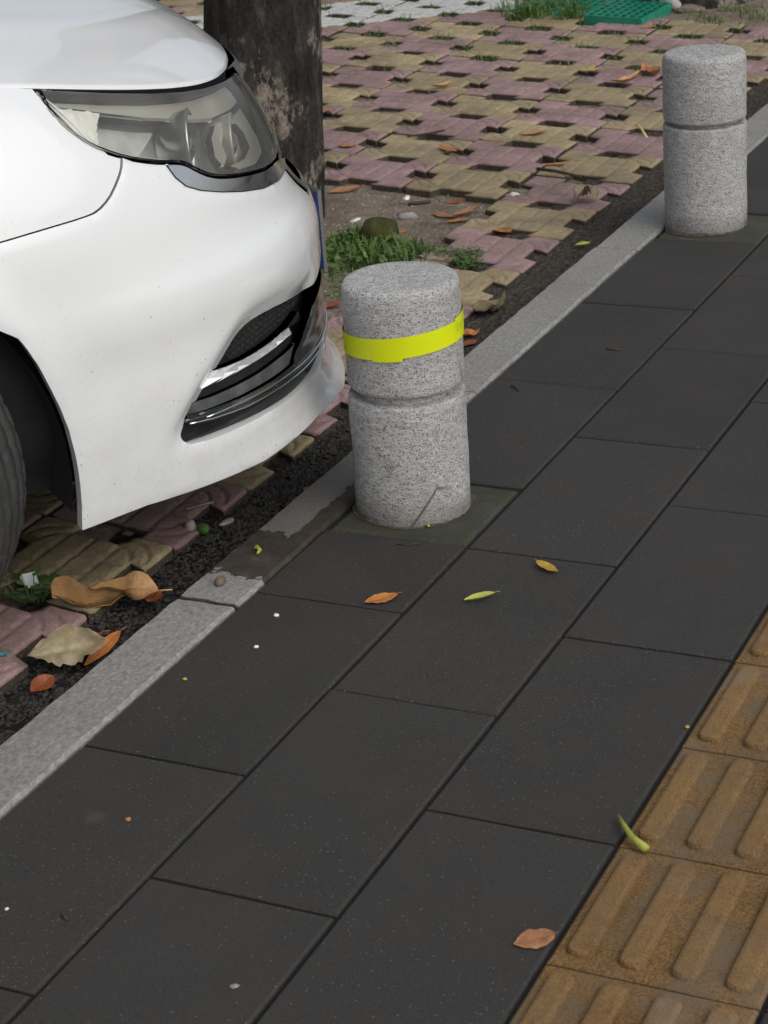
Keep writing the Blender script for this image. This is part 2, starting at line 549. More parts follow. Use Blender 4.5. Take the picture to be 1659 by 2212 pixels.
    plain('stone_grey', (.30, .28, .26), .85, noise_amt=.35, nscale=25)
    t = plain('green_plastic', (.012, .215, .130), .45, noise_amt=.25)
    plain('twig', (.055, .040, .030), .9, noise_amt=.4)
    plain('metal_bit', (.55, .56, .57), .3, .9)
    plain('teal_plastic', (.045, .17, .20), .35)
    plain('cream_bit', (.62, .50, .22), .6)

build_materials()

# ------------------------------------------------------------------ ground
def sheet(name, x0, x1, y0, y1, z, mat, nx=1, ny=1, f=None):
    vs, fs = [], []
    for j in range(ny + 1):
        for i in range(nx + 1):
            x = x0 + (x1 - x0) * i / nx
            y = y0 + (y1 - y0) * j / ny
            vs.append((x, y, z + (f(x, y) if f else 0)))
    for j in range(ny):
        for i in range(nx):
            a = j * (nx + 1) + i
            fs.append((a, a + 1, a + nx + 2, a + nx + 1))
    return mobj(name, vs, fs, mat, None, smooth=f is not None)

tag(sheet('ground', -300, 300, -300, 300, -.30, M['asphalt']), kind='structure')

# ---- footpath: joint bed with every paver its own piece
footpath = tag(sheet('footpath', -.262, 2.6, -4.0, 12.0, -.0075, M['joint_sand']), kind='structure')
mobj('bed_edge', [(-.262, -4, -.0076), (-.262, 12, -.0076), (-.262, 12, -.29), (-.262, -4, -.29)], [(0, 1, 2, 3)], M['joint_sand'], footpath)

def slab_mesh(name, sx, sy, seed, mat, cham=.0035, depth=.03, jit=.0012, step=.045):
    rg = random.Random(seed)
    loop = []
    nx, ny = max(2, round(sx / step)), max(2, round(sy / step))
    for i in range(nx): loop.append((-sx / 2 + sx * i / nx, -sy / 2, 0, -1))
    for i in range(ny): loop.append((sx / 2, -sy / 2 + sy * i / ny, 1, 0))
    for i in range(nx): loop.append((sx / 2 - sx * i / nx, sy / 2, 0, 1))
    for i in range(ny): loop.append((-sx / 2, sy / 2 - sy * i / ny, -1, 0))
    n = len(loop)
    vs = []
    for x, y, _, _ in loop:
        j = rg.uniform(-jit, jit * .3)
        kx, ky = (sx - cham * 2.0 + j) / sx, (sy - cham * 2.0 + j) / sy
        vs.append((x * kx, y * ky, 0))
    for x, y, _, _ in loop:
        j = rg.uniform(-jit, 0)
        vs.append((x * (sx + j) / sx, y * (sy + j) / sy, -cham * .8 - rg.uniform(0, .0008)))
    for x, y, _, _ in loop:
        vs.append((x, y, -depth))
    fs = [tuple(range(n))]
    for k in range(2):
        for i in range(n):
            a, b = k * n + i, k * n + (i + 1) % n
            fs.append((a + n, b + n, b, a))
    return make_mesh(name, vs, fs, mat)

W = .2602
GAP = .0054
full_meshes = [slab_mesh('paver', W - GAP, .5 - GAP, s, M['paver']) for s in range(4)]
half_meshes = [slab_mesh('paver', W - GAP, .25 - GAP, 10 + s, M['paver']) for s in range(2)]
slab_half = slab_mesh('base_slab', W - GAP * 2, .25 - GAP * 2.2, 31, M['slab'], cham=.006, jit=.004, step=.02)

def put_paver(me, x, y, name='paver', dz=0.0):
    o = link_mesh(name, me, None, footpath)
    o.location = (x, y, random.uniform(-.0012, .0006) + dz)
    o.rotation_euler = (random.uniform(-.002, .002), random.uniform(-.003, .003), (math.pi if random.random() < .5 else 0) + random.uniform(-.0015, .0015))
    return o

special = {(.25, 'slab'), (2.0, 'slab')}
# course next to the kerb
y = -3.0
stops = [-3.0, -2.5, -2.0, -1.5, -1.0, -.5, 0, .25, .5, 1.0, 1.5, 2.0, 2.25, 2.5] + [3.0 + .5 * k for k in range(14)]
for a, b in zip(stops[:-1], stops[1:]):
    xm, ym = -W / 2, (a + b) / 2
    if a in (.25, 2.0):
        put_paver(slab_half, xm, ym, 'base_slab', -.002)
    elif b - a < .3:
        put_paver(random.choice(half_meshes), xm, ym)
    else:
        put_paver(random.choice(full_meshes), xm, ym)
for k in range(-7, 19):
    put_paver(random.choice(full_meshes), W / 2, .5 * k + .5)                 # second course
    put_paver(random.choice(full_meshes), W * 1.5, .5 * k + .25)              # third course
for k in range(-6, 12):
    put_paver(random.choice(full_meshes), W * 2.5 + .2515 - .0, .5 * k + .0)  # beyond the tactile strip
    put_paver(random.choice(full_meshes), W * 3.5 + .2515, .5 * k + .25)
    put_paver(random.choice(full_meshes), W * 4.5 + .2515, .5 * k)

def tactile_mesh():
    s = .2455
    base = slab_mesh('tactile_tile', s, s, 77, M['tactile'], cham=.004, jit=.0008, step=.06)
    bm = bmesh.new()
    bm.from_mesh(base)
    h, wd, ln = .0080, .0325, .214
    for k in range(4):
        cx = (-1.5 + k) * .0615
        rings = []
        for (inset, zz) in ((0, -.0012), (.0008, h * .5), (.0026, h * .88), (.0065, h)):
            ring = []
            hw, hl = wd / 2 - inset, ln / 2 - inset
            for e in (1, -1):
                for q in range(9):
                    a = math.pi * q / 8
                    px = math.cos(a) * hw * e
                    py = (hl - hw * .72) * e + math.sin(a) * hw * .72 * e
                    ring.append(bm.verts.new((cx + px, py, zz)))
            rings.append(ring)
        n = len(rings[0])
        for a_, b_ in zip(rings[:-1], rings[1:]):
            for i in range(n):
                f = bm.faces.new((a_[i], a_[(i + 1) % n], b_[(i + 1) % n], b_[i]))
        bm.faces.new(rings[-1])
    me = bpy.data.meshes.new('tactile_tile')
    bm.to_mesh(me)
    bm.free()
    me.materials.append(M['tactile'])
    return me
tact = tactile_mesh()
for k in range(-14, 36):
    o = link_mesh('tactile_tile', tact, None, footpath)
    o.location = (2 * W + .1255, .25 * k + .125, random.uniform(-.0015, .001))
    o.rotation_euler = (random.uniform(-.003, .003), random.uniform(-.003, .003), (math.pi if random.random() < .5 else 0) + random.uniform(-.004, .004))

# ---- kerb
kerb = tag(empty('kerb', (-.318, 0, 0)), kind='structure')
def kerb_mesh(seed, ln):
    rg = random.Random(seed)
    n = int(ln / .03)
    prof = [(-.056, -.20), (-.056, -.007), (-.050, 0.0), (.048, 0.0), (.0535, -.006), (.0535, -.20)]
    vs, fs = [], []
    for i in range(n + 1):
        yy = -ln / 2 + ln * i / n
        e = 0 if 0 < i < n else 1
        for k, (x, z) in enumerate(prof):
            jx = rg.uniform(-.0014, .0014) if k in (1, 2, 3, 4) else 0
            vs.append((x + jx, yy + rg.uniform(-.001, .001) * (1 if e else 0), z - (.002 * e if k in (2, 3) else 0) + (rg.uniform(-.0006, .0004) if k in (2, 3) else 0)))
    m = len(prof)
    for i in range(n):
        for k in range(m - 1):
            fs.append((i * m + k, (i + 1) * m + k, (i + 1) * m + k + 1, i * m + k + 1))
    fs.append(tuple(range(m)))
    fs.append(tuple(n * m + k for k in reversed(range(m))))
    return make_mesh('kerb_stone', vs, fs, M['kerb'])
kmeshes = [kerb_mesh(s, .975) for s in range(3)]
for k in range(-4, 13):
    o = link_mesh('kerb_stone', kmeshes[k % 3], None, kerb)
    o.location = (random.uniform(-.002, .002), -.058 + .98 * k + .49, random.uniform(-.001, .002))
    o.rotation_euler = (0, 0, random.uniform(-.003, .003))

# ---- soil of the parking bay and the tree pit
BZ = -.03                     # level of the block tops
L0 = np.array([-1.751, 3.626]); LA = np.array([.311, -.061]); LB = np.array([0.0, .268])
LINV = np.linalg.inv(np.stack([LA, LB], 1))
def lat(i, j):
    return L0 + LA * i + LB * j
def ij(x, y):
    return LINV @ (np.array([x, y]) - L0)
PIT = {(i, j) for i in (0, 1, 2) for j in (-5, -6, -7, -8)}
PIT2 = {(i, j) for i in (1, 2, 3) for j in (5, 6, 7, 8)}

def soil_h(x, y):
    a = noise.noise(Vector((x * 3, y * 3, 1.7))) * .005 + noise.noise(Vector((x * 11, y * 11, 4.2))) * .0045 + noise.noise(Vector((x * 34, y * 34, 9.1))) * .003
    if x > -.56: a -= .02 * float(smoothstep(-.56, -.50, x))
    i, j = ij(x, y)
    p1 = smoothstep(-.35, .12, i) * (1 - smoothstep(2.75, 3.1, i)) * smoothstep(-8.2, -7.8, j) * (1 - smoothstep(-4.3, -3.95, j))
    p2 = smoothstep(.9, 1.2, i) * smoothstep(4.7, 5.1, j)
    return a + .008 * float(max(p1, p2))
soil = tag(sheet('parking_soil', -4.4, -.372, -1.6, 7.4, -.050, M['soil'], 150, 330, soil_h), kind='structure')

# dark grit strip between blocks and kerb
def grit_h(x, y):
    return noise.noise(Vector((x * 40, y * 40, 3.3))) * .006 + noise.noise(Vector((x * 90, y * 90, 7.7))) * .004 + .005 * float(smoothstep(.9, 1.6, y))
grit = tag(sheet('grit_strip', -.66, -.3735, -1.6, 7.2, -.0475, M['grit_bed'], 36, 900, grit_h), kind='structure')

def pebble(mb, x, y, z, r, rg):
    # small angular chip
    n = 5
    a0 = rg.uniform(0, 6.28)
    top = (x + rg.uniform(-.3, .3) * r, y + rg.uniform(-.3, .3) * r, z + r * rg.uniform(.5, 1.0))
    ring = []
    for k in range(n):
        a = a0 + k * 2 * math.pi / n + rg.uniform(-.3, .3)
        rr = r * rg.uniform(.7, 1.15)
        ring.append((x + math.cos(a) * rr, y + math.sin(a) * rr, z + rg.uniform(-.2, .25) * r))
    mb.add(ring + [top], [(k, (k + 1) % n, n) for k in range(n)])

rg = random.Random(3)
mb = MB()
for _ in range(9000):
    yy = rg.uniform(-.9, 3.4) if rg.random() < .35 else rg.uniform(-.9, 1.1)
    xx = rg.uniform(-.515, -.378) if rg.random() < .9 else rg.uniform(-.62, -.5)
    pebble(mb, xx, yy, -.047 + .005 * float(smoothstep(.9, 1.6, yy)), rg.uniform(.0018, .0062) * (1.0 if yy < .9 else .75), rg)
tag(mb.build('grit', M['grit_stone']), 'dark loose grit filling the gap along the kerb', 'grit', kind='stuff')

mb = MB()
for _ in range(2600):
    i = rg.uniform(-.1, 3.05); j = rg.uniform(-8, -4)
    p = lat(i, j)
    pebble(mb, p[0], p[1], -.050 + soil_h(p[0], p[1]), rg.uniform(.0012, .0042), rg)
tag(mb.build('pit_gravel', M['stone_grey']), 'small pale stones scattered over the bare earth of the tree pit', 'gravel', kind='stuff')

# ---- paving blocks: square with a notch in each side
def block_mesh(name, mat, seed):
    rg = random.Random(seed)
    g = .013                                   # half joint, in cell units
    nw, nd = .165, .145                        # notch half-width and depth
    e = .5 - g
    out = []
    def side(pts): out.extend(pts)
    # going round counter-clockwise, notch flanks splayed a little; corners chamfered
    c = .022
    for k in range(4):
        ca, sa = math.cos(k * math.pi / 2), math.sin(k * math.pi / 2)
        a_, d_ = (.165, .135) if k % 2 == 0 else (.125, .130)
        base = [(-e + c, -e), (-a_ - .035, -e), (-a_ + .015, -e + d_), (a_ + .05, -e + d_), (a_ + .0, -e), (e - c, -e), (e, -e + c)]
        for x, y in base:
            out.append((x * ca - y * sa, x * sa + y * ca))
    # subdivide outline
    loop = []
    n = len(out)
    for a in range(n):
        p, q = out[a], out[(a + 1) % n]
        d = math.dist(p, q)
        k = max(1, int(d / .05))
        for s in range(k):
            t = s / k
            jx, jy = rg.uniform(-.004, .004), rg.uniform(-.004, .004)
            loop.append((p[0] + (q[0] - p[0]) * t + jx, p[1] + (q[1] - p[1]) * t + jy))
    loop_arr = [Vector(q) for q in loop]
    def inside(x, y, m=.02):
        if abs(x) > e - m or abs(y) > e - m: return False
        if abs(x) + abs(y) > 2 * e - c - m: return False
        if abs(y) > .5 - g - .135 - m and abs(x) < .168 + .045 + m: return False
        if abs(x) > .5 - g - .130 - m and abs(y) < .125 + .045 + m: return False
        return True
    pts = []
    N = 66
    for a in range(N):
        for b in range(N):
            x, y = -.5 + (a + .5) / N, -.5 + (b + .5) / N
            if inside(x, y): pts.append((x, y))
    nl = len(loop)
    vin = loop_arr + [Vector(q) for q in pts]
    res = delaunay_2d_cdt(vin, [(i, (i + 1) % nl) for i in range(nl)], [], 1, 1e-5)
    V2, F2, orig = res[0], res[2], res[3]
    isb = [any(o_ < nl for o_ in ol) for ol in orig]
    def groove(u):
        return max(0.0, 1 - abs(u) / .024)
    def hgt(x, y):
        g1 = 0.0
        for s in (-.19, 0.0, .19):
            if abs(y) < .36: g1 = max(g1, groove(x - s) * (1 if abs(x) < .36 else 0))
        for s in (-.10, .10):
            if abs(x) < .42: g1 = max(g1, groove(y - s))
        for sx in (-1, 1):
            for sy in (-1, 1):
                dx, dy = x - sx * .19, y - sy * .16
                if dx * sx > -.02 and dy * sy > -.02:
                    rr = math.hypot(dx, dy)
                    g1 = max(g1, groove(rr - .15), groove(rr - .26))
        z = -.0032 * min(1.0, g1 * 1.6)
        ed = max(abs(x), abs(y))
        return z
    verts = []
    for v, b in zip(V2, isb):
        z = hgt(v.x, v.y) if not b else -.0035
        w = LA * v.x + LB * v.y
        verts.append((w[0], w[1], z + rg.uniform(-.0006, .0006)))
    faces = [f for f in F2]
    # drop walls
    nb = len(verts)
    bidx = {}
    for i, ol in enumerate(orig):
        for o_ in ol:
            if o_ < nl: bidx[o_] = i
    lower = {}
    for k in range(nl):
        if k in bidx and bidx[k] not in lower:
            x, y, z = verts[bidx[k]]
            lower[bidx[k]] = len(verts)
            verts.append((x, y, -.052))
    for k in range(nl):
        a, b = bidx.get(k), bidx.get((k + 1) % nl)
        if a is None or b is None or a == b: continue
        faces.append((lower[a], lower[b], b, a))
    me = make_mesh(name, verts, faces, mat)
    me.polygons.foreach_set('use_smooth', [i < len(F2) for i in range(len(faces))])
    return me

parking = tag(empty('parking_paving', (-1.5, 2, BZ)), kind='structure')
blocks = {c: [block_mesh('paving_block', M[c], s) for s in (1, 2, 3)] for c in ('pink_block', 'yellow_block')}
for i in range(-8, 4):
    for j in range(-20, 14):
        if (i, j) in PIT or (i, j) in PIT2: continue
        cx, cy = lat(i + .5, j + .5)
        # keep what the photograph shows or what lies under and beside the car
        if cy < -1.3 or cy > 7.0: continue
        if j < -1 and i < -3: continue
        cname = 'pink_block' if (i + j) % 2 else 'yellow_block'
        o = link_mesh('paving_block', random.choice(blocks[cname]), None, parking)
        dz = random.uniform(-.004, .004)
        if i == 3 and j in (-16, -15): dz -= .010
        if (i, j) == (3, -7): dz -= .002
        o.location = (cx + 1.5, cy - 2, dz)
        o.rotation_euler = (random.uniform(-.012, .012), random.uniform(-.012, .012), random.uniform(-.008, .008))

# ------------------------------------------------------------------ the car
from functools import lru_cache
PHI = R(48)
CO = np.array([-.62968, .90891, 0.0])
CH = np.array([math.cos(PHI), math.sin(PHI), 0.0])
CL = np.array([-math.sin(PHI), math.cos(PHI), 0.0])
CGZ = BZ - .002                     # ground the tyres stand on
CA, CN = .85, 2.33
CP = 2 / CN

def zspline(zs, vs):
    zs = np.array(zs); vs = np.array(vs)
    # monotone-ish cubic Hermite
    h_ = np.diff(zs); d = np.diff(vs) / h_
    m = np.concatenate([[d[0]], (d[:-1] * h_[1:] + d[1:] * h_[:-1]) / (h_[:-1] + h_[1:]), [d[-1]]])
    def f(z):
        z = np.clip(z, zs[0], zs[-1])
        k = np.clip(np.searchsorted(zs, z) - 1, 0, len(zs) - 2)
        t = (z - zs[k]) / h_[k]
        return ((2 * t**3 - 3 * t**2 + 1) * vs[k] + (t**3 - 2 * t**2 + t) * h_[k] * m[k] + (-2 * t**3 + 3 * t**2) * vs[k + 1] + (t**3 - t**2) * h_[k] * m[k + 1])
    return f
XF = zspline([.08, .14, .20, .25, .33, .41, .46, .49, .52, .55, .60, .65, .70, .76, .90], [-.048, -.044, -.042, -.037, -.036, -.0355, -.038, -.049, -.068, -.082, -.0985, -.117, -.141, -.18, -.31])
TT = zspline([.08, .17, .30, .45, .58, .66, .72, .78, .84, .92], [.872, .884, .897, .903, .900, .889, .872, .842, .800, .735])
LIPZ = lambda z: np.interp(z, [.08, .120, .140, .1445, .150, .172, .176, .204, .210, .215], [.0, .022, .0360, .0385, .0350, .0150, .0128, .0006, 0.0, 0.0])
def fast(f):
    tab = [float(f(.05 + .001 * k)) for k in range(1001)]
    def g(z):
        t = (z - .05) * 1000
        if t <= 0: return tab[0]
        if t >= 999: return tab[999]
        k = int(t)
        return tab[k] + (tab[k + 1] - tab[k]) * (t - k)
    return g
XF, TT, LIPZ = fast(XF), fast(TT), fast(LIPZ)
def lipw(y):
    t = min(1.0, max(0.0, (abs(y) - .50) / .34))
    return 1 - t * t * (3 - 2 * t)

@lru_cache(maxsize=None)
def c_surf(w, z):
    """body skin: w runs from the nose centre round the corner along the right flank"""
    th = min(max(w / .9, 1e-6), math.pi / 2)
    T = TT(z)
    ct = max(math.cos(th), 0.0)
    y = -T * math.sin(th) ** CP
    x = XF(z) + LIPZ(z) * lipw(y) * (z < .215) - CA * (1 - ct ** CP)
    if w > .9 * math.pi / 2:
        x -= w - .9 * math.pi / 2
    return np.array([x, y, z], float)

@lru_cache(maxsize=None)
def c_norm(w, z):
    e = 1e-3
    a = c_surf(w + e, z) - c_surf(max(w - e, 0), z)
    b = c_surf(w, z + e) - c_surf(w, z - e)
    n = np.cross(b, a)
    n = n / (np.linalg.norm(n) + 1e-12)
    if w < 2e-3: n = np.array([n[0], 0, n[2]]); n /= np.linalg.norm(n)
    return n if n @ np.array([.6, -.8, .2]) > -.3 else -n

def c_w(x, y, z):
    T = TT(z)
    s = min(1.0, (abs(y) / T))
    xc = XF(z) - CA
    if x < xc:
        return .9 * math.pi / 2 + (xc - x)
    th = math.asin(min(1.0, s ** (1 / CP)))
    c = max(0.0, (x - xc - LIPZ(z) * lipw(y) * (z < .215)) / CA)
    th2 = math.acos(min(1.0, c ** (1 / CP))) if c < 1 else 0.0
    f = smoothstep(.5, 1.0, th)
    return .9 * (th * (1 - f) + th2 * f)

def c_F(p):
    x, y, z = p
    T = TT(z)
    X = max(0.0, x - LIPZ(z) * float(lipw(y)) * (z < .215) - (XF(z) - CA)) / CA
    return X ** CN + (abs(y) / T) ** CN - 1

def to_car(q):
    d = q - CO
    return np.array([d @ CH, d @ CL, d[2]])

@lru_cache(maxsize=None)
def hit(px, py, off=0.0):
    """where the photograph's ray at px, py meets the right half of the body skin -> (w, z)"""
    o = to_car(CAM_LOC)
    d = ray(px, py)
    d = np.array([d @ CH, d @ CL, d[2]]); d /= np.linalg.norm(d)
    def inside(t):
        q = o + d * t
        if off:
            # sink the skin by shrinking it
            q = q + np.array([off * .55, -off * .75 if q[1] < 0 else off * .75, 0])
        return c_F(q) < 0
    t = 2.6
    while t < 4.2:
        if inside(t): break
        t += .004
    else:
        # just outside the outline: take the closest approach
        best, bt = 1e9, 3.4
        for k in range(400):
            tt = 2.6 + k * .004
            f = c_F(o + d * tt)
            if f < best: best, bt = f, tt
        q = o + d * bt
        return (c_w(*q), q[2])
    lo, hi = t - .004, t
    for _ in range(24):
        m = (lo + hi) / 2
        if inside(m): hi = m
        else: lo = m
    q = o + d * hi
    return (c_w(*q), q[2])

def trace(pts, off=0.0):
    return [hit(x, y, off) for x, y in pts]

def resample(poly, step):
    out = []
    n = len(poly)
    for a in range(n):
        p, q = poly[a], poly[(a + 1) % n]
        d = math.dist(p, q)
        k = max(1, int(math.ceil(d / step)))
        for s in range(k):
            t = s / k
            out.append((p[0] + (q[0] - p[0]) * t, p[1] + (q[1] - p[1]) * t))
    return out

def smooth_open(pts, it=1):
    """Chaikin on an open polyline, ends kept"""
    for _ in range(it):
        o = [pts[0]]
        for p, q in zip(pts[:-1], pts[1:]):
            o.append((p[0] * .75 + q[0] * .25, p[1] * .75 + q[1] * .25))
            o.append((p[0] * .25 + q[0] * .75, p[1] * .25 + q[1] * .75))
        o.append(pts[-1])
        pts = o
    return pts

def pip(x, y, poly):
    c = False
    n = len(poly)
    j = n - 1
    for i in range(n):
        xi, yi = poly[i]; xj, yj = poly[j]
        if (yi > y) != (yj > y) and x < (xj - xi) * (y - yi) / (yj - yi) + xi:
            c = not c
        j = i
    return c

def edge_dist(x, y, arr):
    a = arr; b = np.roll(arr, -1, 0)
    p = np.array([x, y])
    ab = b - a
    t = np.clip(((p - a) * ab).sum(1) / ((ab * ab).sum(1) + 1e-12), 0, 1)
    return np.sqrt((((a + ab * t[:, None]) - p) ** 2).sum(1).min())

ARCH = (-1.06, .270, .375)          # wheel-arch centre x, z and radius on the flank

def flare(x, z):
    d = math.hypot(x - ARCH[0], z - ARCH[1]) - ARCH[2]
    return .0075 * math.exp(-(d / .045) ** 2) if d > -.02 else 0.0

def panel(name, poly, mat, parent, off=0.0, lip=.012, step=.016, bstep=.008, roll=.0016, disp=None, use_flare=False, both=False, mirror_only=False, creases=(), sharp=None):
    """a skin panel cut to the outline poly in (w, z)"""
    key = (name, len(poly), round(sum(q[0] * 1.37 + q[1] for q in poly), 6), off)
    if key in _panels:
        verts, faces, norms = _panels[key]
    else:
        verts, faces, norms = _panels[key] = panel_geo(poly, off, lip, step, bstep, roll, disp, use_flare, creases)
    nv = len(verts)
    if mirror_only or both:
        mv = [np.array([v[0], -v[1], v[2]]) for v in verts]
        mn = [np.array([n[0], -n[1], n[2]]) for n in norms]
        mf = [tuple(reversed(f)) for f in faces]
        if mirror_only:
            verts, norms, faces = mv, mn, mf
        else:
            faces = faces + [tuple(k + nv for k in f) for f in mf]
            verts = verts + mv; norms = norms + mn
    if sharp:
        o = mobj(name, verts, faces, mat, parent, True)
        o.data.set_sharp_from_angle(angle=sharp)
        return o
    return mobj(name, verts, faces, mat, parent, True, norms)

_panels = {}
def panel_geo(poly, off, lip, step, bstep, roll, disp, use_flare, creases=()):
    loop = resample(poly, bstep)
    arr = np.array(loop)
    nl = len(loop)
    w0, z0 = arr.min(0); w1, z1 = arr.max(0)
    gx, gz = np.meshgrid(np.arange(w0 + step / 2, w1, step), np.arange(z0 + step / 2, z1, step), indexing='ij')
    gp = np.stack([gx.ravel(), gz.ravel()], 1)
    ar2 = np.roll(arr, -1, 0)
    ins = np.zeros(len(gp), bool)
    dmin = np.full(len(gp), 1e9)
    for (xa, ya), (xb, yb) in zip(arr, ar2):
        if ya != yb:
            ins ^= ((ya > gp[:, 1]) != (yb > gp[:, 1])) & (gp[:, 0] < (xb - xa) * (gp[:, 1] - ya) / (yb - ya) + xa)
        ex, ey = xb - xa, yb - ya
        t_ = np.clip(((gp[:, 0] - xa) * ex + (gp[:, 1] - ya) * ey) / (ex * ex + ey * ey + 1e-12), 0, 1)
        dmin = np.minimum(dmin, (gp[:, 0] - xa - ex * t_) ** 2 + (gp[:, 1] - ya - ey * t_) ** 2)
    pts = [tuple(map(float, q)) for q in gp[ins & (dmin > (step * .35) ** 2)]]
    cedges = []
    for (zc_, wa, wb) in creases:
        pts = [q for q in pts if abs(q[1] - zc_) > step * .45 or not (wa < q[0] < wb)]
    for (zc_, wa, wb) in creases:
        prev = None
        for k in range(int((wb - wa) / step) + 1):
            q = (wa + k * step, zc_)
            if pip(q[0], q[1], loop) and edge_dist(q[0], q[1], arr) > .003:
                pts.append(q)
                if prev is not None: cedges.append((nl + prev, nl + len(pts) - 1))
                prev = len(pts) - 1
            else: prev = None
    vin = [Vector(q) for q in loop + pts]
    res = delaunay_2d_cdt(vin, [(i, (i + 1) % nl) for i in range(nl)] + cedges, [], 1, 1e-7)
    V2, F2, orig = res[0], res[2], res[3]
    verts, norms = [], []
    bmap = {}
    for i, ol in enumerate(orig):
        for o_ in ol:
            if o_ < nl: bmap[o_] = i
    bset = set(bmap.values())
    for i, v in enumerate(V2):
        p = c_surf(v.x, v.y); n = c_norm(v.x, v.y)
        h_ = off - (roll if i in bset else 0)
        if disp: h_ += disp(v.x, v.y, p)
        if use_flare: h_ += flare(p[0], p[2])
        verts.append(p + n * h_); norms.append(n)
    faces = [tuple(f) for f in F2]
    # orient outward
    f = faces[len(faces) // 2]
    q = [verts[k] for k in f]
    if np.cross(q[1] - q[0], q[2] - q[0]) @ norms[f[0]] < 0:
        faces = [tuple(reversed(f)) for f in faces]
    if disp or use_flare:
        # numeric normals where the skin was pushed about
        acc = np.zeros((len(verts), 3))
        V = np.array(verts)
        for f in faces:
            nn = np.cross(V[f[1]] - V[f[0]], V[f[2]] - V[f[0]])
            for k in f: acc[k] += nn
        ln = np.linalg.norm(acc, axis=1)
        for k in range(len(verts)):
            if ln[k] > 1e-12 and k not in bset: norms[k] = acc[k] / ln[k]
    # turned-in edge
    if lip > 0:
        first, second = {}, {}
        cen2 = arr.mean(0)
        for k in range(nl):
            i = bmap.get(k)
            if i is None or i in first: continue
            v = verts[i]; n = norms[i]
            pa, pb = c_surf(*loop[k - 1]), c_surf(*loop[(k + 1) % nl])
            tdir = pb - pa
            side = np.cross(tdir, n); side /= (np.linalg.norm(side) + 1e-9)
            first[i] = len(verts); verts.append(v.copy()); norms.append((side * .8 + n * .35))
            second[i] = len(verts); verts.append(v - n * lip); norms.append(side)
        for k in range(nl):
            a, b = bmap.get(k), bmap.get((k + 1) % nl)
            if a is None or b is None or a == b: continue
            faces.append((first[a], first[b], second[b], second[a]))
    return [np.array(v) for v in verts], faces, norms

car = empty('parked_car', (CO[0], CO[1], 0), PHI)
tag(car, 'white saloon car parked with its nose over the kerb beside the taped bollard', 'car')

# --- outlines read off the photograph (photograph pixels), laid on the skin
hl_low = [(80, 193), (98.4, 228.8), (123.5, 260.8), (155.6, 288), (196.7, 315.7), (247, 336), (297, 346.8), (347.7, 352), (380, 351), (398, 355), (421, 368), (448, 379.5), (480.4, 383), (526, 377), (572, 364.5), (592, 346)]
hl_right = [(599, 316), (588, 279), (566, 238), (539, 197), (523, 172)]
hl_top = [(504, 157), (480, 175), (434.6, 192), (389, 200), (320, 204), (229, 203.5), (105, 197.5)]
chrome_low = [(359, 356), (379.7, 384), (402.6, 402.6), (434.6, 411.8), (480.4, 415.4), (526, 414), (572, 407), (604, 390), (617, 366)]
seam = [(264, 341), (263, 366), (251.6, 398), (235.6, 430), (210.5, 457.5), (183, 469), (91.5, 496.4), (0, 524)]
arch_px = [(0, 696), (36.6, 730), (68.6, 771.6), (100.7, 826.5), (128, 881), (146, 927), (160, 982), (169, 1037), (174, 1092), (175, 1142)]
bottom_px = [(228.8, 1126), (320, 1092), (457.6, 1046), (572, 996), (640, 945.6), (692, 893), (720, 866), (738, 841)]
fog_top = [(672.6, 630), (617.7, 664), (572, 689), (544.5, 712), (526, 735), (503, 771.6), (457.5, 840), (425.5, 895), (405, 931.7), (399, 945.4), (402.6, 956.9), (416.3, 962.8)]
fog_bot = [(457.5, 952.3), (503, 934), (572, 899.7), (640.5, 853.9), (672, 822), (690, 795)]

HLL, HLR, HLT = trace(hl_low), trace(hl_right), trace(hl_top)
HLL = smooth_open(HLL, 1)
CHL, SEAM, ARC = trace(chrome_low), smooth_open(trace(seam), 1), trace(arch_px)
BOT, FT, FB = trace(bottom_px), trace(fog_top), trace(fog_bot)
FT = FT[:1] + smooth_open(FT[1:], 1)

W90 = .9 * math.pi / 2
def wx(x, z):
    return W90 + (XF(z) - CA) - x if x < XF(z) - CA else c_w(x, -TT(z) * (1 - (max(0, (x - XF(z) + CA) / CA)) ** CN) ** (1 / CN), z)

# where the seam and arch run on beyond the picture
AX, AZ, AR = ARCH
arch_more = []
a1 = math.atan2(ARC[0][1] - AZ, c_surf(*ARC[0])[0] - AX)
a1 = min(max(a1, .6), 1.4)
seam_end = (wx(AX + AR * math.cos(1.12), AZ + AR * math.sin(1.12)), AZ + AR * math.sin(1.12))
BOT_C = (0.0, .1425)

Z_SH = FT[0][1]
bumper_poly = (ARC[1:] + BOT + [(BOT[-1][0] - .05, .1425), (.2, .1425), BOT_C,
               (0.0, FB[-1][1] - .001), (.2, FB[-1][1] - .001), (FB[-1][0] - .05, FB[-1][1])] + list(reversed(FB)) + list(reversed(FT)) +
               [(FT[0][0] - .045, Z_SH + .004), (FT[0][0] - .12, Z_SH + .008), (.2, Z_SH + .010), (0.0, Z_SH + .010),
               (0.0, .475), (.22, .476), (.36, .486)] + list(reversed(CHL)) + [p for p in reversed(HLL) if p[0] > CHL[0][0]][:0])
hl_between = [p for p in HLL if SEAM[0][0] > p[0] > CHL[0][0]]
hl_between.sort(key=lambda p: p[0])
bumper_poly += [(p[0], p[1] - .0035) for p in hl_between] + [(SEAM[0][0] - .002, SEAM[0][1])] + [(p[0] - .0018, p[1] - .0012) for p in SEAM] + [seam_end]
cw = []
for p in bumper_poly:
    if not cw or math.dist(p, cw[-1]) > .002: cw.append(p)
bumper_poly = cw

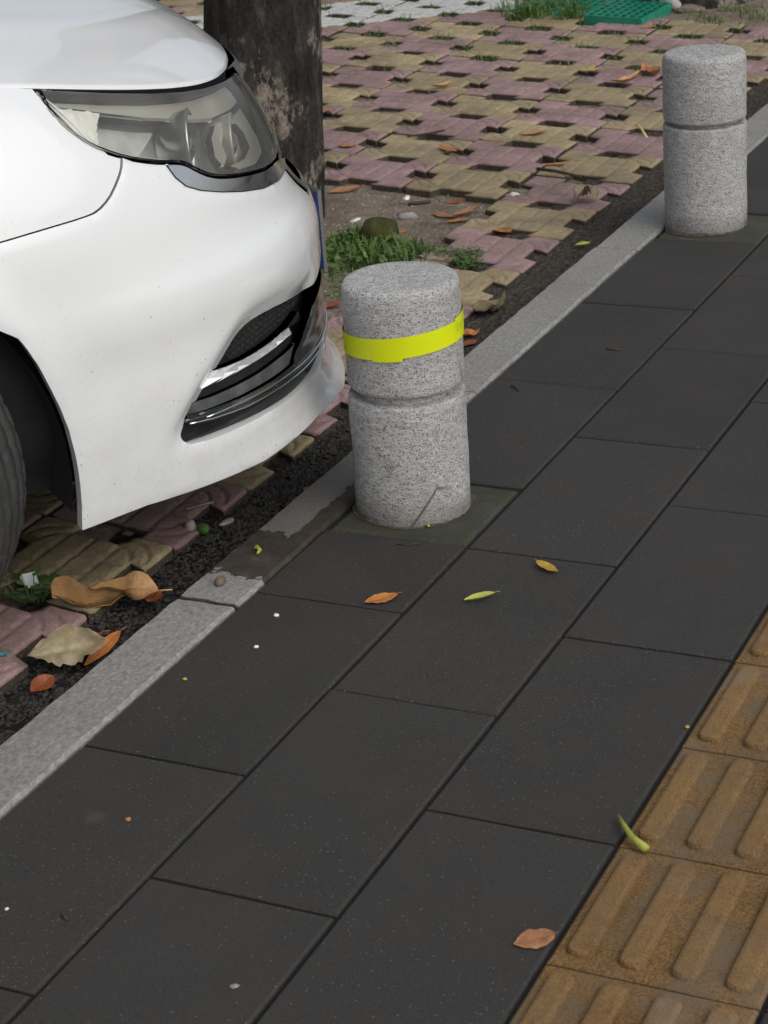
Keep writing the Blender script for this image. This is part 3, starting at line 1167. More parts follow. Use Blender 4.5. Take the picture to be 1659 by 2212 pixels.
def bumper_disp(w, z, p):
    # soft shoulder above the lamp pocket and a gentle hollow below the headlamp
    h_ = -.004 * math.exp(-((z - .40) / .05) ** 2) * float(smoothstep(.5, .8, w)) * float(1 - smoothstep(1.15, 1.3, w))
    # bevelled surround of the lamp pocket
    return h_ - pocket_dip(w, z)

_ft = np.array(FT + FB)
def pocket_dip(w, z):
    if w < .25 or w > 1.35 or z > .50: return 0.0
    d = np.sqrt(((_ft - np.array([w, z])) ** 2).sum(1)).min()
    return .016 * math.exp(-(d / .022) ** 2) * float(.12 + .88 * smoothstep(.215, .30, z))

_ft = np.array(resample(FT + FB, .006))

bumper = panel('bumper', bumper_poly, M['car_paint'], car, lip=.018, step=.0105, disp=bumper_disp, use_flare=True, both=True, creases=((.174, .004, 1.0), (.205, .004, .95)), sharp=R(20))

# fender, right and left
fl_top = trace([(0, 187.5), (36, 189), (70, 191)])
fen_hl = [p for p in HLL if p[0] >= SEAM[0][0]]
fen_hl.sort(key=lambda p: -p[0])
arch_arc = [(wx(AX + AR * math.cos(a), AZ + AR * math.sin(a)), AZ + AR * math.sin(a)) for a in np.linspace(1.12, math.pi + .42, 26)]
DOOR_X = -1.53
def zbelt(x):
    return .822 + (-.68 - x) * .135
fender_poly = ([seam_end] + arch_arc[1:] + [(wx(DOOR_X, .16), .16), (wx(DOOR_X, .5), .5), (wx(DOOR_X, zbelt(DOOR_X)), zbelt(DOOR_X))] +
               [(wx(x, zbelt(x)), zbelt(x)) for x in (-1.35, -1.15, -1.0, -.86)] + fl_top + [(p[0] + .003, p[1] - .0015) for p in fen_hl] + [(p[0] + .0015, p[1] + .001) for p in SEAM])
fender_poly = [p for k, p in enumerate(fender_poly) if k == 0 or math.dist(p, fender_poly[k - 1]) > .002]
for mo in (False, True):
    panel('fender', fender_poly, M['car_paint'], car, lip=.016, step=.02, use_flare=True, mirror_only=mo)

# chrome moulding under the headlamp
chrome_up = [(p[0], p[1] - .004) for p in HLL if p[0] < CHL[0][0] + .004]
chrome_up.sort(key=lambda p: p[0])
gril_edge = trace([(614, 340), (603, 345)])
chrome_poly = [(p[0], p[1] + .001) for p in CHL] + gril_edge + chrome_up
def chrome_disp(w, z, p):
    return .004 * math.sin(min(1, max(0, (z - .50) / .06)) * math.pi)
for mo in (False, True):
    panel('headlamp_trim', chrome_poly, M['chrome'], car, off=.004, lip=.012, step=.008, bstep=.006, roll=.003, mirror_only=mo)

# --- headlamps
HLpoly = HLL + HLR + HLT
HLpoly = [p for k, p in enumerate(HLpoly) if k == 0 or math.dist(p, HLpoly[k - 1]) > .002]
hlc = np.array(HLpoly).mean(0)
def shrink(poly, d):
    c = np.array(poly).mean(0)
    out = []
    n = len(poly)
    area = sum(poly[k][0] * poly[(k + 1) % n][1] - poly[(k + 1) % n][0] * poly[k][1] for k in range(n))
    sg = 1 if area > 0 else -1
    for k in range(n):
        a, b = np.array(poly[k - 1]), np.array(poly[(k + 1) % n])
        t = b - a; t = t / (np.linalg.norm(t) + 1e-9)
        out.append(tuple(np.array(poly[k]) + np.array([-t[1], t[0]]) * d * sg))
    return out
for mo in (False, True):
    lamp = panel('headlamp', shrink(HLpoly, .002), M['lamp_dark'], car, off=-.060, lip=0, step=.014, mirror_only=mo)
    panel('lamp_lens', shrink(HLpoly, .0025), M['lens'], lamp, off=.0015, lip=.004, step=.012, mirror_only=mo, disp=lambda w, z, p: .006 * max(0, 1 - ((w - hlc[0]) / .5) ** 2))
    # black rim round the lens
    loop = resample(shrink(HLpoly, .001), .006)
    inner = resample(shrink(HLpoly, .007), .006)
    vs, fs = [], []
    for (w_, z_) in resample(HLpoly, .008):
        pass
    ring = shrink(HLpoly, .0005); ring2 = shrink(HLpoly, .0038)
    dense = lambda P: [q for a, b in zip(P, P[1:] + P[:1]) for q in [(a[0] + (b[0] - a[0]) * t, a[1] + (b[1] - a[1]) * t) for t in (0, .25, .5, .75)]]
    A1, A2 = dense(ring), dense(ring2)
    sgn = -1 if mo else 1
    for (p1, p2) in zip(A1, A2):
        for (q, o_) in ((p1, .0005), (p2, -.002), (p2, -.060)):
            s_ = c_surf(*q) + c_norm(*q) * o_
            vs.append((s_[0], s_[1] * sgn, s_[2]))
    n_ = len(A1)
    for k in range(n_):
        a, b = 3 * k, 3 * ((k + 1) % n_)
        for r_ in (0, 1):
            fs.append((a + r_, b + r_, b + r_ + 1, a + r_ + 1))
    mobj('rim', vs, fs, M['gloss_black'], lamp, True)
    # inside: brow strip, side reflector, projector bowls
    def inner_panel(nm, px, mat, off, lip=.006, step=.012, disp=None, sm=1):
        q = trace(px)
        return panel(nm, q, mat, lamp, off=off, lip=lip, step=step, bstep=.006, mirror_only=mo, disp=disp)
    inner_panel('brow', [(98, 201), (229, 209), (320, 211), (389, 207), (440, 199), (482, 184), (506, 170), (520, 182), (535, 206), (520, 222), (470, 243), (420, 244), (320, 240), (229, 229), (140, 216)], M['lamp_bezel'], -.020, .02)
    inner_panel('brow_edge', [(108, 213), (229, 231), (320, 242), (420, 247), (474, 245), (474, 251), (420, 253), (320, 248), (229, 237), (120, 222)], M['chrome'], -.014, .008, .006)
    inner_panel('side_reflector', [(112, 219), (160, 225), (226, 233), (220, 250), (219, 275), (224, 298), (232, 310), (196, 302), (160, 279), (131, 252)], M['lamp_reflector'], -.012, .01, .007,
                disp=lambda w, z, p: .0016 * (1 if (int(w / .009) + int(z / .009)) % 2 else -1))
    inner_panel('side_bar', [(222, 300), (270, 322), (330, 334), (398, 341), (420, 352), (400, 346), (330, 341), (262, 330), (205, 311)], M['clear_grey'], -.012, .006, .006)
    inner_panel('wall_panel', [(232, 240), (320, 251), (372, 254), (330, 330), (275, 318), (232, 302), (226, 275)], M['clear_grey'], -.045, .02)
    # projector: a short barrel with a glass dome, and a bowl nearer the nose
    for nm, px, py, rad, dep, mt in (('projector', 442, 300, .058, .050, 'lamp_bowl'), ('high_beam_bowl', 536, 296, .050, .040, 'lamp_bezel')):
        w_, z_ = hit(px, py)
        c0 = c_surf(w_, z_); n0 = c_norm(w_, z_)
        ax = np.array([.92, -.38, .05]); ax /= np.linalg.norm(ax)
        c0 = c0 - n0 * .030
        u = np.cross(ax, [0, 0, 1]); u /= np.linalg.norm(u); v_ = np.cross(u, ax)
        prof = [(-.05, rad * .55), (-.03, rad * .9), (0, rad), (.004, rad * 1.04), (.006, rad * .96), (-.004, rad * .9), (-.016, rad * .75), (-.026, rad * .5), (-.030, 0.001)]
        seg = 32
        vs = [c0 + ax * a + (u * math.cos(2 * math.pi * k / seg) + v_ * math.sin(2 * math.pi * k / seg)) * r_ for a, r_ in prof for k in range(seg)]
        fs = [(i * seg + k, i * seg + (k + 1) % seg, (i + 1) * seg + (k + 1) % seg, (i + 1) * seg + k) for i in range(len(prof) - 1) for k in range(seg)]
        if mo: vs = [(q[0], -q[1], q[2]) for q in vs]
        mobj(nm, vs, fs, M[mt], lamp, True)
        prof = [(-.020, rad * .62), (-.008, rad * .55), (.0, rad * .40), (.006, rad * .2), (.008, .0005)]
        vs = [c0 + ax * a + (u * math.cos(2 * math.pi * k / seg) + v_ * math.sin(2 * math.pi * k / seg)) * r_ for a, r_ in prof for k in range(seg)]
        fs = [(i * seg + k, i * seg + (k + 1) % seg, (i + 1) * seg + (k + 1) % seg, (i + 1) * seg + k) for i in range(len(prof) - 1) for k in range(seg)]
        if mo: vs = [(q[0], -q[1], q[2]) for q in vs]
        mobj('dome', vs, fs, M['chrome'], lamp, True)
    inner_panel('inner_bezel', [(486, 254), (515, 246), (540, 222), (560, 255), (580, 292), (588, 318), (575, 345), (540, 358), (520, 350), (552, 335), (562, 308), (548, 275), (528, 252), (505, 268), (500, 300), (512, 330), (505, 352), (486, 330), (478, 290)], M['lamp_bezel'], -.018, .012, .008)

# --- pocket of the daytime lamp in the bumper
poly_in = [(p[0], p[1]) for p in FT] + FB + [(.42, FB[-1][1]), (.30, FB[-1][1]), (.30, Z_SH + .012), (FT[0][0] - .1, Z_SH + .01), (FT[0][0] - .03, Z_SH + .008)]
for mo in (False, True):
    pocket = panel('lamp_pocket', shrink(poly_in, -.004), M['black_plastic'], car, off=-.040, lip=0, step=.02, mirror_only=mo)
    def pk(nm, px, mat, off, lip=.01, step=.010, disp=None, poly=None):
        return panel(nm, poly or trace(px), M[mat], pocket, off=off, lip=lip, step=step, bstep=.006, roll=.001, mirror_only=mo, disp=disp)
    # textured upper insert
    up = [(671, 634), (617, 668), (572, 693), (547, 714), (528, 738), (506, 772), (487, 800), (540, 777), (590, 745), (634, 706), (662, 668), (676, 645)]
    ins = pk('upper_insert', up, 'black_plastic', -.024, .012)
    # rows of little cells on it
    mbx = MB()
    for a in range(16):
        for b in range(9):
            fx, fy = a / 15, b / 8
            px_, py_ = 512 + 150 * fx + 6 * (b % 2), 772 - 128 * fx + (fy - .25) * 52
            w_, z_ = hit(px_, py_)
            if not pip(px_, py_, up): continue
            if min(math.dist((px_, py_), q) for q in resample(up, 4)) < 5: continue
            c0 = c_surf(w_, z_) + c_norm(w_, z_) * -.0232
            n0 = c_norm(w_, z_); t0 = np.cross([0, 0, 1], n0); t0 /= np.linalg.norm(t0); u0 = np.cross(n0, t0)
            q = [c0 + t0 * (dx * .0036) + u0 * (dz * .0028) for dx, dz in ((-1, -1), (1, -1), (1, 1), (-1, 1))]
            q += [c0 + t0 * (dx * .0025) + u0 * (dz * .0018) + n0 * .0014 for dx, dz in ((-1, -1), (1, -1), (1, 1), (-1, 1))]
            if mo: q = [np.array([e_[0], -e_[1], e_[2]]) for e_ in q]
            mbx.add(q, [(4, 5, 6, 7), (0, 1, 5, 4), (1, 2, 6, 5), (2, 3, 7, 6), (3, 0, 4, 7)])
    mbx.build('insert_cells', M['black_plastic'], ins)
    # gloss brow above the light
    pk('lamp_brow', [(485, 803), (540, 780), (592, 747), (636, 708), (660, 672), (667, 690), (645, 705), (628, 716), (594, 743), (552, 771), (511, 791), (474, 803)], 'gloss_black', -.012, .018)
    # faceted light strip, one part per cell
    top = [(470, 806), (512.4, 792), (553.6, 771.6), (594.8, 744), (626.8, 716.7), (640.5, 707.5)]
    bot = [(446, 845), (480.4, 831), (526, 808), (572, 780.7), (604, 757.8), (631.4, 732.7)]
    def along(P, t):
        L_ = [0]
        for a, b in zip(P[:-1], P[1:]): L_.append(L_[-1] + math.dist(a, b))
        s = t * L_[-1]
        for k in range(len(P) - 1):
            if s <= L_[k + 1] + 1e-9:
                u = (s - L_[k]) / (L_[k + 1] - L_[k])
                return (P[k][0] + (P[k + 1][0] - P[k][0]) * u, P[k][1] + (P[k + 1][1] - P[k][1]) * u)
        return P[-1]
    drl = pk('daytime_light', top + list(reversed(bot)), 'lens_grey', -.020, .004)
    cuts = [0, .17, .33, .47, .60, .71, .81, .90, 1.0]
    for t0_, t1_ in zip(cuts[:-1], cuts[1:]):
        t1_ = t1_ - (t1_ - t0_) * .10
        c4 = [along(bot, t0_), along(bot, t1_), along(top, t1_), along(top, t0_)]
        S4 = [hit(*q) for q in c4]
        P4 = [c_surf(*q) + c_norm(*q) * -.0125 for q in S4]
        mid = [hit(*[(c4[0][k] + c4[3][k]) / 2 for k in (0, 1)]), hit(*[(c4[1][k] + c4[2][k]) / 2 for k in (0, 1)])]
        Pm = [c_surf(*mid[0]) + c_norm(*mid[0]) * -.019, c_surf(*mid[1]) + c_norm(*mid[1]) * -.004]
        V_ = P4 + Pm
        # peak in the middle of the right side, valley on the left: reads as a cut facet
        if mo: V_ = [np.array([e_[0], -e_[1], e_[2]]) for e_ in V_]
        F_ = [(0, 1, 5), (0, 5, 4), (4, 5, 2), (4, 2, 3)]
        mobj('facet', V_, F_, M['led_crystal'], drl)
    # dark step, clear lower lens with a few reflecting prisms
    pk('dark_step', [(446, 849), (480.4, 835), (526, 812), (572, 785), (604, 762), (634, 734), (655, 716), (648, 742), (610, 778), (572, 806), (526, 832), (470, 857), (428, 872), (436, 862)], 'black_plastic', -.017, .01)
    lowl = pk('lower_lens', [(426, 875), (470, 861), (526, 836), (572, 810), (610, 782), (640, 757), (652, 742), (647, 762), (640, 790), (594, 823), (526, 861), (457, 889), (416, 900)], 'lens_grey', -.012, .006)

# bright moulding: a strip under the lamp that widens into a shield and runs on round the nose
ms_up = trace([(414, 900), (457.5, 890), (526, 864), (594.8, 825), (640, 788), (646, 762), (660, 716.7), (678, 661.8), (694, 622)])
ms_lo = trace([(409, 915), (457.5, 904), (526, 880), (594.8, 842), (650, 801), (680, 768), (694, 748)])
zt, zb = ms_up[-1][1], ms_lo[-1][1]
wr = ms_lo[-1][0]
mold_poly = ms_up + [(.30, zt + .004), (0, zt + .004), (0, zb - .002), (.2, zb - .002), (wr - .06, zb - .002)] + list(reversed(ms_lo))
mid_strip = panel('lower_moulding', mold_poly, M['moulding'], car, off=-.001, lip=.012, step=.010, bstep=.006, roll=.002, both=True,
      disp=lambda w, z, p: -.004 * math.exp(-((z - (zb + .035)) / .012) ** 2))
# bright bead along the foot of the moulding
bead = []
for q in resample(ms_lo[:-1] + [(wr - .06, zb), (.2, zb), (0, zb)], .02)[:-1]:
    if bead and q[0] > bead[-1][0] + .05: break
    bead.append(q)
bp = [c_surf(*q) + c_norm(*q) * .0015 for q in bead]
mbb = MB(); mbb.tube([tuple(q) for q in bp], .0016, 8)
mbb.tube([(q[0], -q[1], q[2]) for q in bp], .0016, 8)
mbb.build('moulding_bead', M['chrome'], mid_strip, True)
# black strip below the moulding
bs_up = trace([(409, 918), (457.5, 907), (526, 883), (594.8, 845), (650, 804), (680, 771), (694, 751)])
bs_lo = trace([(404, 940), (404, 955), (420, 959), (457.5, 950), (503, 932), (572, 897), (640.5, 851), (672, 819), (688, 796)])
strip_poly = bs_up + [(wr - .06, zb - .004), (.2, zb - .004), (0, zb - .004), (0, FB[-1][1] + .002), (.2, FB[-1][1] + .002), (FB[-1][0] - .05, FB[-1][1] + .002)] + list(reversed(bs_lo))
panel('lower_strip', strip_poly, M['black_plastic'], car, off=-.014, lip=.012, step=.012, bstep=.007, both=True,
      disp=lambda w, z, p: .004 * math.sin(z * 260))

# --- grille between the headlamps
gpoly = [(0, .478), (.22, .479), (.34, .488)] + [(p[0] - .003, p[1]) for p in reversed(gril_edge)][:1] + [(p[0] - .003, p[1]) for p in HLR] + [(HLR[-1][0] - .02, HLR[-1][1] + .022), (.24, .718), (.1, .722), (0, .722)]
grille = panel('grille', gpoly, M['black_plastic'], car, off=-.03, lip=0, step=.02, both=True)
frame_in = shrink(gpoly, .022)
frame_in[0] = (0, frame_in[0][1]); frame_in[-1] = (0, frame_in[-1][1])
panel('grille_frame', gpoly + list(reversed(frame_in)), M['satin_chrome'], grille, off=.001, lip=.02, step=.012, both=True)
for k in range(7):
    zz = .515 + k * .026
    panel('grille_bar', [(0, zz), (.30 - .012 * k, zz), (.30 - .012 * k, zz + .009), (0, zz + .009)], M['satin_chrome'], grille, off=-.012, lip=.015, step=.02, both=True)

# --- number plate on its bracket
mbp = MB(); mbp.box((-.0285, 0, .366), (.006, .44, .142)); pl = mbp.build('number_plate', M['plate_blue'], car)
mbp = MB()
for sy in (-1, 1): mbp.box((-.0245, sy * .2235, .366), (.007, .008, .156))
for sz in (-1, 1): mbp.box((-.0245, 0, .366 + sz * .0745), (.0066, .439, .007))
mbp.build('plate_frame', M['plate_frame'], pl)
mbp = MB(); mbp.box((-.037, 0, .366), (.018, .436, .146)); mbp.build('plate_bracket', M['black_plastic'], pl)

# --- bonnet
hood_px = [(0, 181.5), (68.6, 185.3), (183, 188.5), (297, 190), (389, 187.6), (434.6, 180.7), (475.8, 167), (500, 149)]
he = [c_surf(*hit(*q)) for q in hood_px]
he = [np.array([p[0], p[1], p[2]]) for p in he]
rear = [np.array([x, -np.interp(x, [-1.42, -.70], [.775, abs(he[0][1])]), zbelt(x) + .004]) for x in (-1.40, -1.22, -1.04, -.86)]
last = he[-1]
front = [np.array([HX, HY, HZ]) for HX, HY, HZ in ((-.180, -.28, .727), (-.168, -.20, .728), (-.161, -.10, .729), (-.158, 0.0, .730))]
edge = rear + he + front
# smooth and resample the edge by arc length
edge = np.array(edge)
for _ in range(2):
    e2 = edge.copy()
    e2[1:-1] = edge[1:-1] * .5 + (edge[:-2] + edge[2:]) * .25
    edge = e2
seg_l = np.r_[0, np.cumsum(np.linalg.norm(np.diff(edge, axis=0), axis=1))]
NS, NQ = 90, 44
ss = np.linspace(0, seg_l[-1], NS)
E_ = np.stack([np.interp(ss, seg_l, edge[:, k]) for k in range(3)], 1)
for _ in range(3):
    E_[1:-1] = E_[1:-1] * .5 + (E_[:-2] + E_[2:]) * .25
def hood_mid(x):
    # height of the bonnet along its middle
    return np.interp(x, [-1.42, -1.1, -.9, -.7, -.52, -.41, -.33, -.26, -.20, -.155], [1.005, .965, .935, .898, .863, .834, .808, .783, .757, .730])
xs_d = np.linspace(-1.42, -.155, 200)
hm = hood_mid(xs_d)
for _ in range(60): hm[1:-1] = hm[1:-1] * .5 + (hm[:-2] + hm[2:]) * .25
hv, hf = [], []
for a in range(NS):
    e = E_[a]
    t = a / (NS - 1)
    kx = -1.30 + (1.30 - .30) * smoothstep(.0, 1.0, t) if True else 0
    kx = np.interp(t, [0, .55, .8, 1.0], [-1.42, -.70, -.48, -.38])
    kz = np.interp(kx, xs_d, hm)
    for b in range(NQ):
        s_ = (b / (NQ - 1)) ** 1.5
        x = e[0] + (kx - e[0]) * s_
        y = e[1] * (1 - s_)
        rise = 1 - (1 - s_) ** 2.6
        z = e[2] + (kz - e[2]) * rise
        # raised centre plane with a soft crease towards the fender
        cr = math.exp(-((s_ - .30) / .07) ** 2) * .0045 * float(smoothstep(.05, .25, 1 - t)) 
        z += cr
        if b == 0: z -= .004
        hv.append((x, y, z))
for a in range(NS - 1):
    for b in range(NQ - 1):
        i = a * NQ + b
        hf.append((i, i + NQ, i + NQ + 1, i + 1))
# turned-down flange along the edge
nb = len(hv)
for a in range(NS):
    e = E_[a]
    hv.append((e[0], e[1], e[2] - .004)); hv.append((e[0] - .006 * (a / NS), e[1] + .006, e[2] - .008))
for a in range(NS - 1):
    i = nb + 2 * a
    hf.append((i, i + 1, i + 3, i + 2))
n0 = len(hv)
hv += [(x, -y, z) for x, y, z in hv]
hf += [tuple(k + n0 for k in reversed(f)) for f in hf]
bonnet = mobj('bonnet', hv, hf, M['car_paint'], car, True)
bmm = bmesh.new(); bmm.from_mesh(bonnet.data)
bmesh.ops.remove_doubles(bmm, verts=[v for v in bmm.verts if abs(v.co.y) < 1e-4], dist=1e-4)
bmesh.ops.recalc_face_normals(bmm, faces=bmm.faces)
for f in bmm.faces: f.smooth = True
bmm.to_mesh(bonnet.data); bmm.free()
# black strip just under the bonnet edge that paints the gap's shade
vs, fs = [], []
for a in range(NS):
    e = E_[a]
    nrm = np.array([e[0] + .7, e[1], 0]); nrm /= np.linalg.norm(nrm) + 1e-9
    for (o_, dz) in ((-.0015, -.0055), (-.0035, -.012), (-.005, -.030)):
        for sg in (1,):
            vs.append((e[0] + nrm[0] * o_, e[1] + nrm[1] * o_, e[2] + dz))
for a in range(NS - 1):
    for k in (0, 1):
        fs.append((3 * a + k, 3 * a + 3 + k, 3 * a + 4 + k, 3 * a + 1 + k))
n0 = len(vs)
vs += [(x, -y, z) for x, y, z in vs]; fs += [tuple(k + n0 for k in reversed(f)) for f in fs]
mobj('bonnet_gap_shade', vs, fs, M['gap_shade'], car, True)

# --- black backing added behind every gap to darken it, and the light-blocking floor
vs, fs = [], []
zl = np.linspace(.19, .70, 14)
wl = list(np.linspace(0, 1.36, 30))
for z in zl:
    for w_ in wl:
        p = c_surf(w_, float(z)) - c_norm(w_, float(z)) * (.075 if z > .24 else .10)
        vs.append((p[0], min(p[1], 0), p[2]))
nw_ = len(wl)
for a in range(len(zl) - 1):
    for b in range(nw_ - 1):
        i = a * nw_ + b
        fs.append((i, i + 1, i + nw_ + 1, i + nw_))
n0 = len(vs)
vs += [(x, -y, z) for x, y, z in vs]; fs += [tuple(k + n0 for k in reversed(f)) for f in fs]
inner = mobj('gap_backing', vs, fs, M['liner'], car, True)
mbf = MB()
mbf.box((-2.75, 0, .215), (3.9, 1.30, .05))
mbf.box((-.55, 0, .20), (.60, .90, .04))
mbf.box((-2.45, 0, .52), (3.0, 1.25, .55))
mbf.box((-.62, 0, .42), (.66, .95, .40))
mbf.build('floor_pan', M['liner'], car)

# --- wheel-arch liners and wheels
def arch_liner(cx, sgn):
    vs, fs = [], []
    na = 22
    for a in range(na + 1):
        t = -.20 + (math.pi + .40) * a / na
        for y in (.872, .62):
            r_ = AR - .004 if y > .8 else AR - .03
            vs.append((cx + r_ * math.cos(t), -y * sgn, AZ + r_ * math.sin(t)))
    for a in range(na):
        fs.append((2 * a, 2 * a + 2, 2 * a + 3, 2 * a + 1))
    fs.append(tuple(2 * a + 1 for a in range(na + 1)))
    mobj('wheel_liner', vs, fs, M['liner'], car, True)

def tyre_mesh():
    Rt, wd = .314, .205
    prof = [(-.080, .215), (-.098, .235), (-.104, .262), (-.100, .288), (-.090, .303), (-.078, .3105), (-.070, .3125), (-.066, .306), (-.060, .306), (-.056, .3135), (-.030, .3145), (-.027, .307), (-.019, .307), (-.016, .315),
            (.016, .315), (.019, .307), (.027, .307), (.030, .3145), (.056, .3135), (.060, .306), (.066, .306), (.070, .3125), (.078, .3105), (.090, .303), (.100, .288), (.104, .262), (.098, .235), (.080, .215)]
    seg = 264
    vs, fs = [], []
    for k in range(seg):
        a = 2 * math.pi * k / seg
        for i, (u, r_) in enumerate(prof):
            rr = r_
            if abs(u) < .079 and r_ > .309:
                if (k + int(abs(u) * 100)) % 6 == 0: rr -= .0025
            if .085 < abs(u) < .095 and r_ > .295 and k % 6 == 0: rr -= .0012
            vs.append((rr * math.sin(a), u, rr * math.cos(a)))
    m = len(prof)
    for k in range(seg):
        for i in range(m - 1):
            fs.append((k * m + i, k * m + i + 1, ((k + 1) % seg) * m + i + 1, ((k + 1) % seg) * m + i))
    me = make_mesh('tyre', vs, fs, M['tyre'], True)
    return me
TYRE = tyre_mesh()
def rim_mesh():
    mbr = MB()
    seg = 48
    prof = [(-.085, .216), (-.092, .212), (-.090, .200), (-.06, .196), (.08, .196), (.085, .216)]
    vs = [(r_ * math.sin(2 * math.pi * k / seg), u, r_ * math.cos(2 * math.pi * k / seg)) for k in range(seg) for u, r_ in prof]
    m = len(prof)
    mbr.add(vs, [(k * m + i, k * m + i + 1, ((k + 1) % seg) * m + i + 1, ((k + 1) % seg) * m + i) for k in range(seg) for i in range(m - 1)])
    for k in range(10):
        a = 2 * math.pi * k / 10
        c_, s_ = math.sin(a), math.cos(a)
        tx, tz = math.cos(a), -math.sin(a)
        q = []
        for r_, hw, u in ((.03, .020, -.075), (.205, .013, -.083)):
            for sg in (-1, 1):
                q.append((r_ * c_ + tx * hw * sg, u, r_ * s_ + tz * hw * sg))
            for sg in (1, -1):
                q.append((r_ * c_ + tx * hw * sg, u + .025, r_ * s_ + tz * hw * sg))
        mbr.add(q, [(0, 1, 5, 4), (1, 2, 6, 5), (2, 3, 7, 6), (3, 0, 4, 7), (3, 2, 1, 0), (4, 5, 6, 7)])
    vs = [(0, -.084, 0)] + [(.042 * math.sin(2 * math.pi * k / 20), -.080, .042 * math.cos(2 * math.pi * k / 20)) for k in range(20)]
    mbr.add(vs, [(0, 1 + k, 1 + (k + 1) % 20) for k in range(20)])
    vs = [(.19 * math.sin(2 * math.pi * k / 32), -.02, .19 * math.cos(2 * math.pi * k / 32)) for k in range(32)]
    mbr.add(vs, [tuple(range(32))])
    return make_mesh('rim', mbr.v, mbr.f, M['alloy'])
RIM = rim_mesh()
for (wxx, side, steer) in ((AX - .005, 1, -26), (AX - .005, -1, -24), (AX - 2.66, 1, 0), (AX - 2.66, -1, 0)):
    wh = link_mesh('wheel', TYRE, None, car)
    wh.location = (wxx, -.775 * side, CGZ + .3145)
    wh.rotation_euler = (0, 0, R(steer) + (0 if side == 1 else math.pi))
    rm = link_mesh('wheel_rim', RIM, None, wh)
    arch_liner(wxx if abs(wxx - AX) > 1 else AX, side)

# --- the rest of the body: doors, rear quarter, cabin, tail
def side_poly(x0, x1, zlo, ztop0, ztop1, archx=None):
    P = [(wx(x0, zlo), zlo)]
    if archx is not None:
        for a in np.linspace(-.42, math.pi + .42, 24):
            P.append((wx(archx + AR * math.cos(a), AZ + AR * math.sin(a)), AZ + AR * math.sin(a)))
    P += [(wx(x1, zlo), zlo), (wx(x1, ztop1), ztop1), (wx(x0, ztop0), ztop0)]
    return P
for mo in (False, True):
    sgn = 1 if mo else -1
    for (nm, x0, x1, ax_) in (('front_door', -1.535, -2.55, None), ('rear_door', -2.555, -3.29, None), ('rear_quarter', -3.295, -4.42, AX - 2.66)):
        pn = panel(nm, side_poly(x0, x1, .17, min(.915, zbelt(x0)), .918, ax_), M['car_paint'], car, lip=.012, step=.05, bstep=.03, mirror_only=mo)
        if 'door' in nm:
            mbh = MB(); mbh.tube([(x1 + .22, sgn * .885, .80), (x1 + .20, sgn * .925, .805), (x1 + .08, sgn * .925, .81), (x1 + .06, sgn * .885, .81)], .012, 8)
            mbh.build('handle', M['car_paint'], pn, True)
    # side glass
    g = [(-1.50, .93), (-1.98, 1.28), (-2.45, 1.39), (-2.95, 1.385), (-3.40, 1.25), (-3.62, .945)]
    vs = [(x - .13, sgn * (.735 - (z - .92) * .28), z) for x, z in g]
    mobj('side_window', vs, [tuple(range(len(vs)))] if sgn < 0 else [tuple(reversed(range(len(vs))))], M['tinted_glass'], car)
    mbm = MB()
    mbm.box((-1.75, sgn * .93, .99), (.11, .19, .13)); mm = mbm.build('door_mirror', M['car_paint'], car)
    bmm = bmesh.new(); bmm.from_mesh(mm.data); bmesh.ops.bevel(bmm, geom=bmm.edges[:], offset=.03, segments=3, affect='EDGES'); bmm.to_mesh(mm.data); bmm.free()
def cross(x, z, hw, drop):
    x -= .13
    return [(x, -hw + 0, z - drop), (x, -hw * .93, z - drop * .35), (x, -hw * .6, z - drop * .05), (x, 0, z), (x, hw * .6, z - drop * .05), (x, hw * .93, z - drop * .35), (x, hw, z - drop)]
def loft(nm, secs, mat):
    vs, fs = [], []
    for s_ in secs: vs += s_
    m = len(secs[0])
    for a in range(len(secs) - 1):
        for k in range(m - 1):
            fs.append((a * m + k, a * m + k + 1, (a + 1) * m + k + 1, (a + 1) * m + k))
    return mobj(nm, vs, fs, mat, car, True)
loft('windscreen', [cross(-1.27, 1.000, .735, .06), cross(-1.55, 1.17, .70, .05), cross(-1.98, 1.385, .63, .035)], M['tinted_glass'])
loft('roof', [cross(-1.965, 1.388, .645, .05), cross(-2.2, 1.445, .64, .055), cross(-2.7, 1.47, .635, .06), cross(-3.2, 1.43, .62, .055), cross(-3.42, 1.365, .61, .05)], M['car_paint'])
loft('rear_window', [cross(-3.41, 1.362, .61, .05), cross(-3.75, 1.20, .66, .06), cross(-4.05, 1.03, .70, .07)], M['tinted_glass'])
loft('boot_lid', [cross(-4.03, 1.035, .735, .10), cross(-4.3, 1.03, .74, .11), cross(-4.42, .99, .74, .12), cross(-4.46, .80, .76, .08), cross(-4.47, .55, .80, .05), cross(-4.44, .22, .80, .02)], M['car_paint'])

# ------------------------------------------------------------------ stone bollards
def lathe(prof, seg=72, jit=0.0, seed=0, bumps=None):
    vs, fs = [], []
    for i, (r_, z) in enumerate(prof):
        for k in range(seg):
            a = 2 * math.pi * k / seg
            rr = r_
            if jit and r_ > .01:
                rr += jit * noise.noise(Vector((math.cos(a) * 2.3 + seed, math.sin(a) * 2.3, z * 14))) + jit * .5 * noise.noise(Vector((math.cos(a) * 9 + seed, math.sin(a) * 9, z * 60)))
            zz = z + (jit * .9 * noise.noise(Vector((math.cos(a) * 3 + seed, math.sin(a) * 3, 5 + z * 3))) if jit else 0)
            vs.append((rr * math.cos(a), rr * math.sin(a), zz))
    for i in range(len(prof) - 1):
        for k in range(seg):
            fs.append((i * seg + k, i * seg + (k + 1) % seg, (i + 1) * seg + (k + 1) % seg, (i + 1) * seg + k))
    if prof[-1][0] > 1e-4: fs.append(tuple((len(prof) - 1) * seg + k for k in range(seg)))
    return vs, fs

